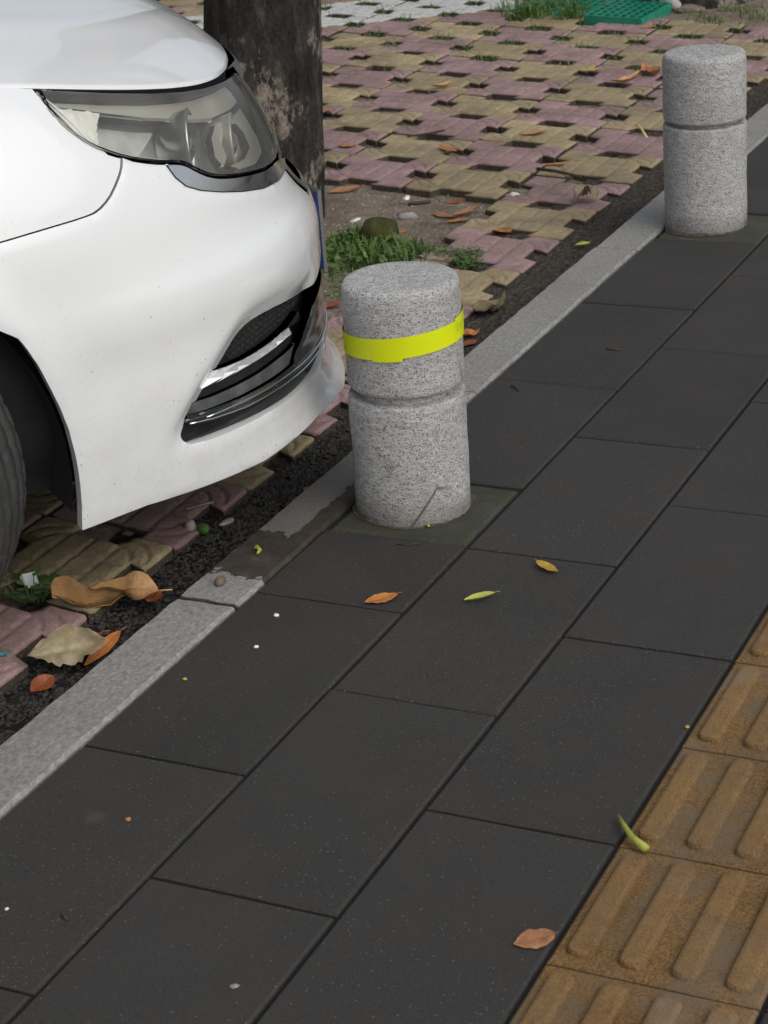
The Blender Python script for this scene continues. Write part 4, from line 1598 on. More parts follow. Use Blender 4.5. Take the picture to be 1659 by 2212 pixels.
def bollard(loc, r_, h_, g0, g1, lean, label, seed):
    b = empty('stone_bollard', (loc[0], loc[1], 0))
    b.rotation_euler = (lean[0], lean[1], seed * 1.7)
    tag(b, label, 'bollard', 'stone bollards along the kerb')
    zs = np.linspace(-.02, g0 - .006, 12)
    prof = [(r_ * 1.003, float(z)) for z in zs] + [(r_ * .996, g0 - .002), (r_ * .985, g0), (r_ - .019, g0 + .001)]
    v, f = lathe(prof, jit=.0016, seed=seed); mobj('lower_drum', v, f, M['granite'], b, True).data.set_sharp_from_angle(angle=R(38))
    v, f = lathe([(r_ - .0182, g0 - .004), (r_ - .0195, (g0 + g1) / 2), (r_ - .0182, g1 + .004)], jit=.001, seed=seed); mobj('neck', v, f, M['granite'], b, True)
    zs = np.linspace(g1 + .006, h_ - .020, 10)
    prof = [(r_ - .019, g1 - .0005), (r_ * .982, g1), (r_ * .996, g1 + .003)] + [(r_, float(z)) for z in zs] + [(r_ * .993, h_ - .012), (r_ * .972, h_ - .005), (r_ * .935, h_ - .0008), (r_ * .85, h_ + .0008), (r_ * .55, h_ + .0012), (r_ * .25, h_ + .001), (.0005, h_ + .001)]
    v, f = lathe(prof, jit=.0014, seed=seed + 3); mobj('upper_drum', v, f, M['granite'], b, True).data.set_sharp_from_angle(angle=R(50))
    v, f = [], []
    seg = 90
    for k in range(seg):
        a = 2 * math.pi * k / seg
        w_ = .0015 + .020 * max(0, noise.noise(Vector((math.cos(a) * 1.8 + seed * 5, math.sin(a) * 1.8, 2))))
        hh = .0008 + .009 * max(0, .1 + noise.noise(Vector((math.cos(a) * 4 + seed, math.sin(a) * 4, 7))))
        for rr, zz in ((r_ - .002, hh), (r_ + w_ * .4, hh * .6), (r_ + w_, -.001)):
            v.append((rr * math.cos(a), rr * math.sin(a), zz))
    for k in range(seg):
        for q in (0, 1): f.append((3 * k + q, 3 * ((k + 1) % seg) + q, 3 * ((k + 1) % seg) + q + 1, 3 * k + q + 1))
    mobj('dirt_collar', v, f, M['collar_dirt'], b, True)
    return b

B1 = bollard((-.156, .383), .0985, .408, .213, .231, (R(.3), R(.9), 0), 'leaning pale stone bollard wrapped with bright yellow tape beside the white car', 1)
B1.rotation_euler = (R(-.2), R(.7), 0)
B2 = bollard((-.170, 2.135), .0985, .418, .252, .264, (0, 0, 0), 'plain grey stone bollard without tape on the kerb line', 2)
B2.rotation_euler = (0, 0, 2.2)

# small white tick chalked on the far bollard
mb = MB()
a2 = math.atan2(CAM_LOC[1] - 2.135, CAM_LOC[0] + .170) + 1.16 - 2.2
for (q0, z0), (q1, z1) in (((-.075, .352), (0, .336)), ((0, .336), (.05, .358))):
    vs = []
    for (qa, zz) in ((q0, z0), (q1, z1)):
        for dz in (-.0025, .0025): vs.append((.1002 * math.cos(a2 + qa), .1002 * math.sin(a2 + qa), zz + dz))
    mb.add(vs, [(0, 2, 3, 1)])
mb.build('chalk_tick', M['paper_white'], B2)

def tape_strip(name, a0, a1, zc, ht, rad, tilt, phase, parent, drop0=0.0, drop1=0.0, n=60, ragged=False):
    vs, fs = [], []
    rgt = random.Random(5)
    for k in range(n + 1):
        t = k / n
        a = a0 + (a1 - a0) * t
        z = zc + tilt * math.cos(a - phase) + drop0 + (drop1 - drop0) * t
        jag = rgt.uniform(-.0012, .0012) if ragged else 0
        ee = rgt.uniform(0, .004) if ragged and k in (0, n) else 0
        wob = .0002 * math.sin(a * 7)
        for dz, dr in ((-.5, 0), (-.25, wob), (0, wob * 1.5), (.25, wob), (.5, 0)):
            vs.append(((rad + dr) * math.cos(a), (rad + dr) * math.sin(a), z + dz * ht + (jag if dz == -.5 else 0)))
    for k in range(n):
        for q in range(4):
            fs.append((k * 5 + q, k * 5 + 5 + q, k * 5 + 6 + q, k * 5 + 1 + q))
    o = mobj(name, vs, fs, M['tape'], parent, True)
    return o
acam = math.atan2(CAM_LOC[1] - .383, CAM_LOC[0] + .156)
tape_strip('reflective_tape', acam - .5, acam - .5 + 2 * math.pi, .3185, .0360, .1006, .009, acam + 1.45, B1, n=120)
tape_strip('tape_overlap', acam - .56, acam - .04, .3165, .0390, .1010, .009, acam + 1.45, B1, .0005, -.0012, n=20, ragged=False)
tape_strip('tape_torn_end', acam + 1.0, acam + 1.75, .3215, .041, .1009, .009, acam + 1.45, B1, -.002, .004, n=20, ragged=True)
# faint raised letters on the torn end
tx = bpy.data.curves.new('lettering', 'FONT'); tx.body = 'CEL'; tx.size = .016; tx.align_x = 'CENTER'; tx.align_y = 'CENTER'; tx.extrude = .0
txo = bpy.data.objects.new('lettering_tmp', tx); COL.objects.link(txo)
bpy.context.view_layer.update()
tme = bpy.data.meshes.new_from_object(txo.evaluated_get(bpy.context.evaluated_depsgraph_get()))
bpy.data.objects.remove(txo)
for v in tme.vertices:
    a = acam + 1.16 + v.co.x / .1018
    z = .3215 + .009 * math.cos(a - acam - 1.45) + v.co.y
    v.co = (.1014 * math.cos(a), .1014 * math.sin(a), z)
tme.materials.clear()
t_ = NT('tape_print', .4); t_.color((.50, .56, .02)); tme.materials.append(t_.m)
link_mesh('tape_lettering', tme, None, B1)

# ------------------------------------------------------------------ trees
def tree(name, base, rad, lean, height, label, seed, nleaf=2600, flare_=1.25):
    rg = random.Random(seed)
    t = empty(name, (base[0], base[1], 0))
    tag(t, label, 'tree')
    seg, nz = 44, 60
    vs, fs = [], []
    for j in range(nz + 1):
        z = -.08 + (height + .08) * (j / nz) ** 1.35
        tt = max(0, z) / height
        rr = rad * (1 - .35 * tt) * (1 + (flare_ - 1) * math.exp(-max(0, z) / .10))
        cx = lean[0] * z; cy = lean[1] * z
        for k in range(seg):
            a = 2 * math.pi * k / seg
            n1 = noise.noise(Vector((math.cos(a) * 1.6 + seed, math.sin(a) * 1.6, z * 1.4)))
            n2 = noise.noise(Vector((math.cos(a) * 7 + seed, math.sin(a) * 7, z * 5)))
            n3 = noise.noise(Vector((math.cos(a) * 18 + seed, math.sin(a) * 18, z * 14)))
            r2 = rr * (1 + .07 * n1 + .03 * n2 + .015 * n3)
            vs.append((cx + r2 * math.cos(a), cy + r2 * math.sin(a), z))
    for j in range(nz):
        for k in range(seg):
            fs.append((j * seg + k, j * seg + (k + 1) % seg, (j + 1) * seg + (k + 1) % seg, (j + 1) * seg + k))
    trunk = mobj('trunk', vs, fs, M['bark'], t, True)
    # limbs
    mb = MB(); tips = []
    top = Vector((lean[0] * height, lean[1] * height, height))
    for q in range(7):
        a = q * 2 * math.pi / 7 + rg.uniform(-.3, .3)
        L_ = rg.uniform(1.4, 2.3); up = rg.uniform(.5, 1.3)
        pts = [top - Vector((0, 0, rg.uniform(.05, .7)))]
        d = Vector((math.cos(a), math.sin(a), up)).normalized()
        for s in range(6):
            d = (d + Vector((rg.uniform(-.2, .2), rg.uniform(-.2, .2), rg.uniform(-.08, .2)))).normalized()
            pts.append(pts[-1] + d * L_ / 6)
            if s > 1: tips.append(pts[-1])
        mb.tube(pts, [rad * .42 * (1 - .8 * s / 6) for s in range(7)], 7)
        for _ in range(3):
            p0 = pts[rg.randint(2, 5)]
            d2 = Vector((rg.uniform(-1, 1), rg.uniform(-1, 1), rg.uniform(-.1, .8))).normalized()
            p1 = [p0, p0 + d2 * .35, p0 + d2 * .7 + Vector((0, 0, .08))]
            mb.tube(p1, [rad * .14, rad * .09, rad * .03], 5); tips += p1[1:]
    mb.build('limbs', M['bark'], t, True)
    # crown of leaves spread round the twigs
    mb = MB()
    for _ in range(nleaf):
        c = tips[rg.randrange(len(tips))] + Vector((rg.gauss(0, .28), rg.gauss(0, .28), rg.gauss(0, .22)))
        a = rg.uniform(0, 6.28); L_ = rg.uniform(.07, .13); wd = L_ * .36
        d = Vector((math.cos(a), math.sin(a), rg.uniform(-.7, .2))).normalized()
        s_ = d.cross(Vector((rg.uniform(-.4, .4), rg.uniform(-.4, .4), 1))).normalized()
        mb.add([c, c + d * L_ * .45 + s_ * wd * .5, c + d * L_, c + d * L_ * .45 - s_ * wd * .5], [(0, 1, 2, 3)])
    mb.build('crown', M['tree_leaf'], t)
    return t
tree('street_tree', (-1.374, 2.10), .157, (.085, .02), 4.2, 'tree with dark mottled bark in an earth pit behind the white car', 11, 800, 1.0)
tree('street_tree', (-1.20, 5.33), .225, (-.01, .03), 3.0, 'thick dark tree trunk standing behind the green plastic grating', 23, 800, 1.15)

# ------------------------------------------------------------------ leaves on the ground
def leaf_obj(name, px, py, length, width, yaw, mat, label, z=0.0, curl=.15, fold=.18, twist=0.0, roll=0.0, pitch=0.0, stalk=.12, seed=0, shape=.9, cat='leaf', wave=0.0, world=None, lift=.0015):
    rg = random.Random(seed * 13 + 5)
    nu, nv = 22, 8
    vs, fs = [], []
    for i in range(nu + 1):
        u = i / nu
        # pointed ellipse, fuller towards the stalk end
        wv = (math.sin(math.pi * u ** shape)) ** .8 * width / 2
        if u in (0, 1): wv = width * .015
        for k in range(nv + 1):
            v = (k / nv - .5) * 2
            x = (u - .5) * length
            y = v * wv * (1 + wave * rg.uniform(-.12, .12) * (1 if abs(v) > .9 else 0))
            z_ = abs(v) * fold * wv + curl * length * ((u - .5) ** 2) * 1.6 + wave * width * .10 * math.sin(u * 9 + seed) * v
            z_ += twist * v * wv * (u - .5) * 2
            z_ += rg.uniform(-.01, .01) * width
            nz_ = noise.noise(Vector((u * 3.1 + seed * 7.7, v * 1.3, seed))) * .16 + noise.noise(Vector((u * 8 + seed, v * 3, seed + 4))) * .07
            z_ += nz_ * width * (.45 + 1.3 * wave)
            if abs(v) > .9:
                y *= 1 + .10 * noise.noise(Vector((u * 9, v, seed * 2.2))) + wave * .22 * noise.noise(Vector((u * 17, v, seed)))
            vs.append((x, y, z_))
    for i in range(nu):
        for k in range(nv):
            a = i * (nv + 1) + k
            fs.append((a, a + nv + 1, a + nv + 2, a + 1))
    mz = min(v[2] for v in vs)
    o_v = [(x, y, z_ - mz) for x, y, z_ in vs]
    if world is None:
        w_ = G(px, py, z)
    else:
        w_ = world
    yw = yaw
    Rm = Matrix.Rotation(yw, 3, 'Z') @ Matrix.Rotation(pitch, 3, 'Y') @ Matrix.Rotation(roll, 3, 'X')
    lo = min((Rm @ Vector(v)).z for v in o_v)
    me = make_mesh(name, o_v, fs, M[mat], True)
    o = link_mesh(name, me)
    o.location = (w_[0], w_[1], z - lo + lift)
    o.rotation_euler = Rm.to_euler()
    tag(o, label, cat)
    if stalk > 0:
        mb = MB()
        zc = o_v[nv // 2][2]
        mb.tube([(-length * .5 + .002, 0, zc + .0008), (-length * (.5 + stalk * .5), length * .01, zc + .0012), (-length * (.5 + stalk), length * .03, zc + .001)], [length * .011, length * .009, length * .007], 5)
        mb.tube([(-length * .48, 0, o_v[nv // 2 + nv + 1][2] + .0006)] + [((i / nu - .5) * length, 0, o_v[i * (nv + 1) + nv // 2][2] + .0006) for i in range(2, nu, 2)], length * .006, 4, False)
        mb.build('stalk', M[mat], o, True)
    return o

def yaw_px(x0, y0, x1, y1, z=0.0):
    """heading of a thing that runs from one photographed point (its stalk) to another (its tip), and its length and middle"""
    a, b = G(x0, y0, z), G(x1, y1, z)
    d = b - a
    return math.atan2(d[1], d[0]), float(np.linalg.norm(d[:2])), (a + b) / 2

def leaf_px(stalk_px, tip_px, width, mat, label, z=0.0, **kw):
    yw, ln, mid = yaw_px(*stalk_px, *tip_px, z)
    return leaf_obj('fallen_leaf', 0, 0, ln / (1 + kw.get('stalk', .1) * .5), width, yw, mat, label, z, world=mid, **kw)

BG = BZ + .001
LF = leaf_px
LF((861, 1287), (785, 1307), .030, 'leaf_orange', 'flat orange leaf lying on the dark pavers near the bollard base slab', seed=1, curl=.05, fold=.08)
LF((1074, 1288), (1001, 1305), .017, 'leaf_lime', 'narrow folded yellow-green leaf lying on the dark pavers', seed=2, curl=.25, fold=.9)
LF((1158, 1218), (1207, 1243), .020, 'leaf_yellow', 'short curled yellow leaf lying on a dark paver beside the lime leaf', seed=3, curl=.2, fold=.5)
LF((1201, 2020), (1108, 2045), .036, 'leaf_brown', 'smooth tan-orange leaf lying at the edge of the tactile strip', seed=4, curl=.06, fold=.05, stalk=.08)
LF((352, 1302), (108, 1325), .070, 'leaf_tan', 'large curled tan leaf resting on the grit by the kerb', BG, seed=5, curl=.30, fold=1.1, twist=1.1, stalk=.14, wave=.9, roll=.35)
LF((228, 1402), (62, 1437), .060, 'leaf_pale', 'torn pale dry leaf with crumpled edge against the kerb', BG, seed=6, curl=.22, fold=.9, roll=-.75, wave=.9, stalk=0)
LF((228, 1380), (80, 1418), .034, 'leaf_rust', 'long rust-red leaf lying behind the torn pale leaf', BG, seed=7, curl=.2, fold=.3, roll=.25)
LF((262, 1368), (180, 1448), .022, 'leaf_orange', 'narrow orange leaf wedged along the kerb edge', BZ - .012, seed=8, curl=.05, fold=.3, roll=-.5)
LF((350, 1300), (315, 1294), .036, 'leaf_rust', 'small round dark red leaf at the kerb edge', BG, seed=9, curl=.35, fold=.3)
LF((116, 1466), (64, 1502), .030, 'leaf_rust', 'rusty pointed leaf standing on the dark grit', BZ - .014, seed=10, curl=.15, fold=.4, roll=-.4)
LF((1030, 690), (1100, 660), .072, 'leaf_pale', 'big pale green-brown curling leaf between the blocks and the kerb', BZ - .01, seed=11, curl=.35, fold=.35, wave=.9, roll=-.35, stalk=.05)
LF((1035, 717), (1000, 731), .032, 'leaf_orange', 'bright orange leaf with wavy edge behind the taped bollard', BZ - .01, seed=12, curl=.1, fold=.3, wave=.6)
LF((1030, 738), (998, 752), .026, 'leaf_rust', 'dark red leaf scrap tucked against the kerb behind the bollard', BZ - .012, seed=13, curl=.1, fold=.3)
LF((780, 405), (706, 421), .050, 'leaf_brown', 'long brown leaf lying at the head of the tree pit', -.042, seed=14, curl=.1, fold=.15)
LF((1030, 455), (975, 474), .030, 'leaf_brown', 'brown leaf lying across two others in the tree pit', -.041, seed=15, curl=.15, fold=.2, lift=.008)
LF((935, 463), (985, 473), .032, 'leaf_brown', 'rounded brown leaf under the crossed leaves in the tree pit', -.042, seed=16, curl=.1, fold=.2)
LF((1018, 474), (964, 482), .024, 'leaf_orange', 'thin orange-brown leaf lowest of the crossed leaves in the pit', -.042, seed=17, curl=.1, fold=.2)
LF((1102, 507), (1067, 487), .042, 'leaf_orange', 'smooth orange oval leaf lying in a block notch beside the pit', -.038, seed=18, curl=.05, fold=.05, stalk=.03)
LF((1000, 434), (960, 442), .036, 'leaf_rust', 'dull red leaf half buried in the pit earth', -.044, seed=19, curl=.03, fold=.05)
LF((705, 578), (720, 575), .034, 'leaf_brown', 'small brown leaf in the weeds next to the number plate', -.035, seed=20, curl=.2, fold=.2)
LF((732, 655), (704, 668), .036, 'leaf_rust', 'red-brown leaf on the earth between car and taped bollard', -.04, seed=21, curl=.1, fold=.2)
LF((770, 318), (728, 316), .040, 'leaf_brown', 'brown leaf lying flat on a pink block beside the trunk', BG, seed=22, curl=.1, fold=.2)
LF((950, 319), (988, 332), .030, 'leaf_orange', 'small orange leaf lying over a yellow block edge', BG, seed=23, curl=.15, fold=.3)
LF((1390, 152), (1424, 170), .060, 'leaf_brown', 'crumpled brown leaf on the blocks beside the untaped bollard', BG, seed=24, curl=.5, fold=.5, wave=.8)
LF((1385, 165), (1318, 188), .030, 'leaf_tan', 'twisted tan leaf hanging over a block hole', BG, seed=25, curl=.3, fold=.7, wave=.5)
LF((1298, 152), (1258, 157), .026, 'leaf_yellow', 'clean yellow leaf on the blocks among the block holes', BG, seed=26, curl=.15, fold=.4)
LF((985, 182), (930, 193), .030, 'leaf_tan', 'dry curled tan leaf lying in a hole between yellow blocks', BG, seed=27, curl=.4, fold=.6)
LF((1292, 433), (1240, 437), .075, 'leaf_pale', 'pale tattered leaf remnant on a pink block near the untaped bollard', BG, seed=28, curl=.1, fold=.2, wave=1.2, stalk=0)
LF((1275, 528), (1243, 534), .024, 'leaf_lime', 'small lime leaf stuck at the kerb edge', BZ - .004, seed=29, curl=.2, fold=.4, stalk=.05)
LF((1180, 290), (1120, 296), .030, 'leaf_brown', 'thin brown leaf lying along a pink block edge', BG, seed=30, curl=.2, fold=.5)
LF((1245, 355), (1170, 362), .026, 'leaf_brown', 'shrivelled brown leaf in a shaded block hole', BG - .012, seed=31, curl=.2, fold=.5)
LF((1010, 244), (975, 250), .024, 'leaf_rust', 'rust leaf lying inside a block hole', BG - .012, seed=32, curl=.2, fold=.4)
LF((1065, 380), (1040, 385), .026, 'leaf_brown', 'curled brown leaf caught in a block notch by the pit', BG - .008, seed=33, curl=.2, fold=.4)
LF((715, 238), (690, 250), .050, 'leaf_brown', 'brown leaf lying beside the trunk on yellow blocks', BG, seed=34, curl=.1, fold=.3)
LF((715, 1080), (655, 1068), .034, 'leaf_brown', 'broken brown leaf on the grit beside the taped bollard', BZ - .012, seed=35, curl=.4, fold=.5, wave=.6)
LF((866, 506), (880, 500), .030, 'leaf_orange', 'orange-brown leaf caught in the pit weeds', -.02, seed=36, curl=.2, fold=.3)
LF((1340, 5), (1300, 14), .050, 'leaf_brown', 'brown leaf at the foot of the thick trunk', -.03, seed=37, curl=.2, fold=.2)
LF((1415, 60), (1385, 66), .045, 'leaf_brown', 'brown leaf curled beside the green grating corner', -.035, seed=38, curl=.3, fold=.3)
LF((1290, 27), (1255, 31), .034, 'leaf_yellow', 'yellowish leaf on the blocks below the grating', -.03, seed=39, curl=.2, fold=.2)
# stray bits too far to label one by one
# ------------------------------------------------------------------ litter and small bits on the pavement
def blob(name, px, py, r_, mat, label, cat, z=0.0, sq=(1, 1, .6), seed=0, detail=2, rough=.35):
    bm = bmesh.new()
    bmesh.ops.create_icosphere(bm, subdivisions=detail, radius=r_)
    for v in bm.verts:
        n_ = noise.noise(v.co / r_ * 1.1 + Vector((seed * 3.1, 0, 0)))
        v.co *= 1 + rough * n_
        v.co.x *= sq[0]; v.co.y *= sq[1]; v.co.z *= sq[2]
    me = bpy.data.meshes.new(name); bm.to_mesh(me); bm.free()
    me.polygons.foreach_set('use_smooth', [True] * len(me.polygons))
    o = link_mesh(name, me, M[mat])
    p = G(px, py, z)
    o.location = (p[0], p[1], z + r_ * sq[2] * .75)
    o.rotation_euler = (0, 0, seed * .9)
    return tag(o, label, cat)
blob('fallen_seed', 477, 1262, .0095, 'seed_brown', 'brown oval seed lying on the kerb near its joint', 'seed', sq=(1.45, .9, .8), seed=2, rough=.12)
blob('white_crumb', 596, 1331, .0042, 'crumb', 'larger white crumb on the dark paver nearest the seed', 'crumb', seed=3, rough=.7)
blob('white_crumb', 553, 1399, .0036, 'crumb', 'small white crumb on the dark paver below the larger crumb', 'crumb', seed=4, rough=.7)
blob('white_crumb', 15, 1965, .0026, 'crumb', 'tiny round white crumb alone on a dark paver', 'crumb', seed=5, rough=.3)
blob('paper_scrap', 506, 2133, .0048, 'stone_grey', 'pale grey scrap lying on a dark paver', 'scrap', seed=6, rough=.8, sq=(1, 1, .4))
blob('pebble', 277, 1772, .0040, 'leaf_brown', 'reddish pebble lying on a dark paver', 'pebble', seed=7, rough=.3)
blob('green_bud', 925, 1138, .0040, 'leaf_lime', 'lime green bud on the mossy slab at the taped bollard', 'bud', seed=8, sq=(.8, 1.2, .7))
blob('green_bud', 399, 1469, .0034, 'leaf_lime', 'lime green bud alone on a dark paver by the kerb', 'bud', seed=9, sq=(.9, 1.2, .7))
blob('fruit', 440, 1152, .012, 'weed', 'small green fruit under the front bumper', 'fruit', BZ - .012, sq=(1.2, .9, .9), seed=10, rough=.1)
blob('pebble', 412, 1148, .013, 'stone_grey', 'grey pebble under the front bumper beside the green fruit', 'pebble', BZ - .012, sq=(.9, 1.1, .9), seed=11)
blob('pale_stone', 490, 1130, .012, 'stone_grey', 'flat pale stone in the dark grit beside the kerb', 'stone', BZ - .016, sq=(1.5, .8, .35), seed=12)
blob('rock', 1449, 22, .055, 'stone_grey', 'angular pale rock at the foot of the thick trunk', 'rock', -.045, sq=(1, .8, .75), seed=13, rough=.6)
blob('rock', 1490, 30, .045, 'soil', 'flat brown rock beside the angular pale rock', 'rock', -.05, sq=(1.3, .8, .45), seed=14, rough=.5)
blob('crumpled_clump', 815, 528, .043, 'olive_clump', 'dark olive crumpled clump among the weeds of the tree pit', 'stone', -.045, sq=(1.1, .8, .95), seed=4, rough=.55)  # unidentified crumpled olive clump, modelled as a lumpy ball
blob('pale_stone', 877, 429, .014, 'crumb', 'white stone chip on the pit earth near the blocks', 'stone', -.047, seed=16, sq=(1.0, .7, .28), rough=1.1)
blob('pale_stone', 1108, 428, .016, 'crumb', 'white chip beside the yellow block corner at the pit', 'stone', -.045, seed=17, sq=(1.6, .6, .5), rough=.8)
blob('pale_stone', 884, 473, .020, 'stone_grey', 'grey stone chip in the middle of the pit earth', 'stone', -.045, seed=18, sq=(1.5, .8, .5), rough=.7)
blob('pale_stone', 768, 479, .013, 'crumb', 'white flake on the pit earth behind the weeds', 'stone', -.045, seed=19, sq=(1.4, .7, .4), rough=.7)
blob('yellow_bit', 1484, 1572, .0032, 'leaf_yellow', 'tiny yellow bit at the edge of the tactile strip', 'bit', seed=20)
blob('cigarette_end', 838, 180, .006, 'cream_bit', 'cigarette end in a hole between the blocks', 'cigarette', BZ - .012, sq=(2.6, .7, .7), seed=3, rough=.05)

def tube_thing(name, pts, rad, mat, label, cat, seg=6):
    base = Vector(pts[0])
    mb = MB(); mb.tube([Vector(q) - base for q in pts], rad, seg)
    o = mb.build(name, M[mat], None, True)
    o.location = base
    return tag(o, label, cat)
def gpts(pxs, z, lift):
    return [tuple(G(x, y, z)[:2]) + (z + l_,) for (x, y), l_ in zip(pxs, lift)]
tube_thing('green_twig', gpts([(1336, 1768), (1350, 1795), (1368, 1822), (1397, 1841)], .004, [.004, .006, .007, .004]), [.0022, .004, .0046, .006], 'leaf_lime', 'split green twig lying across the tactile strip edge', 'twig')
tube_thing('leaf_curl', gpts([(549, 1190), (556, 1189), (562, 1195), (556, 1201)], 0, [.004, .007, .006, .004]), [.002, .0038, .0038, .002], 'leaf_lime', 'curled bright green leaf shred on the stained kerb', 'shred')
tube_thing('dry_twig', gpts([(133, 1978), (140, 1983), (146, 1990)], 0, [.002, .0025, .002]), .0016, 'twig', 'short black twig on a dark paver', 'twig')
tube_thing('dry_twig', gpts([(857, 1176), (882, 1179), (906, 1175)], 0, [.001, .002, .001]), .0010, 'twig', 'thin dark twig beside the mossy slab', 'twig')
tube_thing('dry_twig', gpts([(1104, 836), (1113, 838), (1122, 846)], 0, [.002, .003, .001]), .0018, 'twig', 'bent twig near the kerb behind the taped bollard', 'twig')
tube_thing('dry_twig', gpts([(1310, 755), (1328, 757), (1337, 756)], 0, [.002, .003, .001]), .0018, 'twig', 'straight twig on a dark paver between the bollards', 'twig')
tube_thing('pale_stick', gpts([(1376, 278), (1386, 286), (1398, 296)], BZ, [.012, .010, -.004]), .004, 'cream_bit', 'pale split stick in a hole beside the untaped bollard', 'stick')
tube_thing('dark_stick', gpts([(882, 447), (905, 444), (930, 440)], -.043, [.006, .008, .005]), .005, 'twig', 'black stick lying on the pit earth', 'stick')
tube_thing('dark_stick', gpts([(880, 297), (920, 292), (960, 283)], BZ, [.003, .004, .003]), .003, 'twig', 'long dark twig lying over a yellow block', 'twig')
tube_thing('dark_stick', gpts([(1160, 366), (1200, 372), (1255, 384)], BZ, [.003, .004, .003]), .004, 'twig', 'dark rotten twig along the blocks above the pit', 'twig')
tube_thing('metal_screw', gpts([(680, 1083), (700, 1072), (716, 1062)], BZ - .010, [.004, .008, .012]), [.002, .0028, .0032], 'metal_bit', 'small bright metal screw in the grit beside the taped bollard', 'screw')
tube_thing('teal_pen', gpts([(-40, 1432), (-10, 1424), (15, 1418)], BZ, [.006, .006, .006]), .0042, 'teal_plastic', 'speckled teal plastic stick at the edge of the blocks', 'stick')
tube_thing('white_stick', gpts([(405, 1113), (440, 1103), (462, 1098)], BZ - .008, [.012, .012, .012]), .0016, 'stone_grey', 'thin pale stick under the front bumper', 'stick')
mb = MB(); p = G(58, 1266, BZ)
mb.add([(0, 0, .0), (.020, .006, .002), (.017, .008, .028), (-.004, .001, .030), (-.010, .004, .022), (.008, .012, .012)], [(0, 1, 2, 3), (0, 3, 4), (1, 5, 2)])
o = mb.build('paper_scrap', M['paper_white']); o.location = (p[0], p[1], BZ - .005); o.rotation_euler = (.2, 0, .5)
tag(o, 'folded white paper scrap standing in the weeds by the front wheel', 'paper')

# ------------------------------------------------------------------ weeds and grass
def blades(mb, c, n, spread, hmin, hmax, rg, wide=.0022, lean=.6):
    for _ in range(n):
        a = rg.uniform(0, 6.28); rr = spread * math.sqrt(rg.random())
        b = Vector((c[0] + math.cos(a) * rr, c[1] + math.sin(a) * rr, c[2]))
        h_ = rg.uniform(hmin, hmax)
        la = rg.uniform(0, 6.28); ld = rg.uniform(.1, lean) * h_
        s_ = Vector((-math.sin(la), math.cos(la), 0)) * wide * rg.uniform(.7, 1.4)
        m_ = b + Vector((math.cos(la) * ld * .35, math.sin(la) * ld * .35, h_ * .6))
        t_ = b + Vector((math.cos(la) * ld, math.sin(la) * ld, h_ * rg.uniform(.75, 1.0)))
        mb.add([b - s_, b + s_, m_ + s_ * .8, m_ - s_ * .8, t_], [(0, 1, 2, 3), (3, 2, 4)])
def leaflets(mb, c, n, spread, hmax, size, rg):
    for _ in range(n):
        a = rg.uniform(0, 6.28); rr = spread * math.sqrt(rg.random())
        p_ = Vector((c[0] + math.cos(a) * rr, c[1] + math.sin(a) * rr, c[2] + rg.uniform(.1, 1) * hmax * (1 - .5 * rr / spread)))
        la = rg.uniform(0, 6.28); L_ = size * rg.uniform(.6, 1.4)
        d = Vector((math.cos(la), math.sin(la), rg.uniform(-.2, .7))).normalized()
        s_ = d.cross(Vector((rg.uniform(-.5, .5), rg.uniform(-.5, .5), 1))).normalized() * L_ * .32
        mb.add([p_, p_ + d * L_ * .5 + s_, p_ + d * L_, p_ + d * L_ * .5 - s_], [(0, 1, 2, 3)])

rg = random.Random(21)
mb = MB()
for k in range(46):
    px_, py_ = rg.uniform(690, 900), rg.uniform(518, 588)
    if px_ > 840 and py_ < 535: continue
    p = G(px_, py_, -.045)
    blades(mb, p, 16, .035, .02, .065 if px_ > 740 else .05, rg, .0020, .9)
    leaflets(mb, p, 26, .04, .045, .015, rg)
for k in range(14):
    p = G(rg.uniform(700, 800), rg.uniform(590, 640), -.045)
    leaflets(mb, p, 14, .03, .02, .011, rg); blades(mb, p, 5, .03, .01, .03, rg)
tag(mb.build('pit_weeds', M['grass']), 'dense green weeds and grass growing at the edge of the tree pit', 'weeds', kind='stuff')
mb = MB()
for (x0, x1, y0, y1, n) in ((950, 1035, 553, 580, 26), (905, 935, 548, 560, 8)):
    for k in range(n):
        p = G(rg.uniform(x0, x1), rg.uniform(y0, y1), -.04)
        leaflets(mb, p, 30, .022, .032, .009, rg)
tag(mb.build('ground_cover', M['weed']), 'low mat of small-leaved ground cover between bollard and pink block', 'weeds', kind='stuff')
# single broad grass tuft leaning over the taped bollard
mb = MB()
p = G(800, 585, -.04)
for a, L_, h_ in ((.3, .10, .06), (.9, .09, .075), (2.4, .09, .05), (3.6, .08, .045), (1.6, .07, .07), (-.5, .08, .05), (4.6, .06, .05)):
    d = Vector((math.cos(a), math.sin(a), 0)); s_ = Vector((-d.y, d.x, 0)) * .0045
    q = [Vector((0, 0, 0)), d * L_ * .35 + Vector((0, 0, h_ * .8)), d * L_ * .7 + Vector((0, 0, h_)), d * L_ + Vector((0, 0, h_ * .7))]
    mb.add([q[0] - s_ * .6, q[0] + s_ * .6, q[1] + s_, q[1] - s_, q[2] + s_ * .9, q[2] - s_ * .9, q[3]], [(0, 1, 2, 3), (3, 2, 4, 5), (5, 4, 6)])
o = mb.build('grass_tuft', M['grass']); o.location = p
tag(o, 'broad-bladed grass tuft arching out of the pit weeds', 'grass')
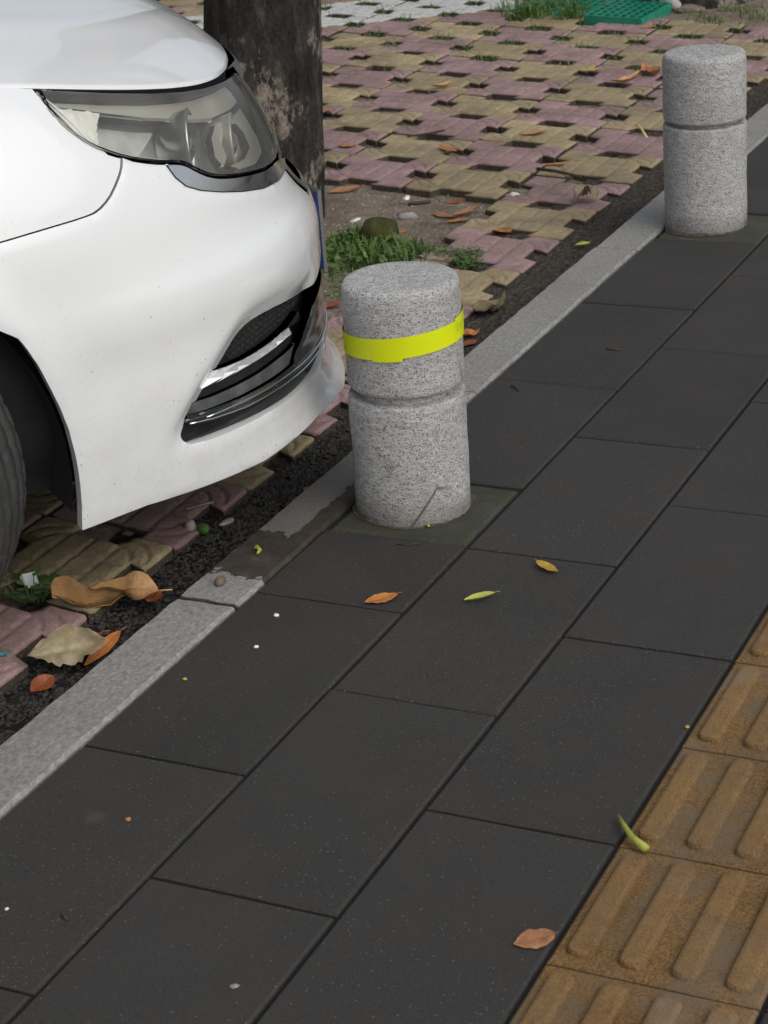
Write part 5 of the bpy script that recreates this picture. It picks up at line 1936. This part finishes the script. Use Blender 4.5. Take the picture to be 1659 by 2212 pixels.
# rosette weed by the front wheel
mb = MB()
p = G(70, 1300, BZ - .015)
for k in range(34):
    a = rg.uniform(0, 6.28); r0 = rg.uniform(0, .045); L_ = rg.uniform(.014, .026); up = rg.uniform(.012, .034)
    b = Vector((math.cos(a) * r0 * 1.5, math.sin(a) * r0, up))
    la = a + rg.uniform(-.9, .9); d = Vector((math.cos(la), math.sin(la), rg.uniform(-.1, .6))).normalized()
    s_ = d.cross(Vector((0, 0, 1))).normalized() * L_ * .36
    mb.add([b, b + d * L_ * .35 + s_ * .8, b + d * L_ * .7 + s_, b + d * L_, b + d * L_ * .7 - s_, b + d * L_ * .35 - s_ * .8], [(0, 1, 2, 3, 4, 5)])
    mb.tube([(b.x * .5, b.y * .5, 0), tuple(b)], .0010, 4, False)
o = mb.build('wheel_weed', M['weed']); o.location = p
tag(o, 'leafy green weed growing in a block hole by the front wheel', 'weed')
# grass in the holes of the far blocks
mb = MB()
def hole_grass(i, j, n, h_):
    p = lat(i, j)
    blades(mb, (p[0], p[1], -.055), n, .042, .012, h_, rg, .0020, .8)
    leaflets(mb, (p[0], p[1], -.055), n // 2, .04, h_ * .7, .010, rg)
for i in range(-5, 4):
    for j in range(-4, 8):
        for (di, dj) in ((.5, 0), (0, .5)):
            if any((math.floor(i + di + ex), math.floor(j + dj + ey)) in PIT | PIT2 for ex, ey in ((.3, .3), (-.3, -.3), (.3, -.3), (-.3, .3))): pass
            lush = smoothstep(.0, 3.2, j) * (1.1 - .12 * max(0, i))
            if rg.random() < .35 + .6 * lush:
                hole_grass(i + di, j + dj, int(4 + 34 * lush * rg.uniform(.5, 1)), .022 + .030 * float(lush))
for k in range(30):
    p = G(rg.uniform(1100, 1270), rg.uniform(20, 52), -.05)
    blades(mb, p, 26, .05, .03, .085, rg, .0024, .8); leaflets(mb, p, 12, .05, .06, .016, rg)
for k in range(26):
    p = G(rg.uniform(1500, 1659), rg.uniform(2, 75), -.06)
    blades(mb, p, 12, .05, .015, .06, rg, .0024, .9); leaflets(mb, p, 10, .05, .03, .014, rg)
tag(mb.build('hole_grass', M['grass']), 'short grass sprouting from the holes of the paving blocks', 'grass', kind='stuff')
# small weeds singled out on blocks
mb = MB(); p = G(1010, 335, BZ)
# ------------------------------------------------------------------ green plastic grating
def grating(name, o_px, x_px, y_px, z, nx, ny, hgt, label, seed):
    o0, ox, oy = G(*o_px, z), G(*x_px, z), G(*y_px, z)
    ux, uy = (ox - o0), (oy - o0)
    g = empty(name, o0)
    g.rotation_euler = (0, 0, 0)
    tag(g, label, 'grating', 'green plastic gratings round the thick trunk')
    def bar(a, b):
        d = b - a; L_ = np.linalg.norm(d[:2])
        mb = MB(); mb.box(((a[0] + b[0]) / 2, (a[1] + b[1]) / 2, hgt / 2), (L_, .0065, hgt), math.atan2(d[1], d[0]))
        return mb
    for i in range(nx + 1):
        q = ux * i / nx
        bar(q, q + uy).build('cross_bar', M['green_plastic'], g)
    for j in range(ny + 1):
        q = uy * j / ny
        m_ = bar(q - ux * .012, q + ux * 1.012)
        m_.v = [(x, y, z_ * .985 + .0002) for x, y, z_ in m_.v]
        m_.build('long_bar', M['green_plastic'], g)
    return g
grating('plastic_grating', (1264, 58), (1386, 66), (1330, 24), -.05, 7, 6, .045, 'green plastic grating raised at its front corner beside the rock', 1)
grating('plastic_grating', (1100, 42), (1262, 46), (1200, -8), -.05, 8, 7, .030, 'green plastic grating half overgrown by grass', 2)
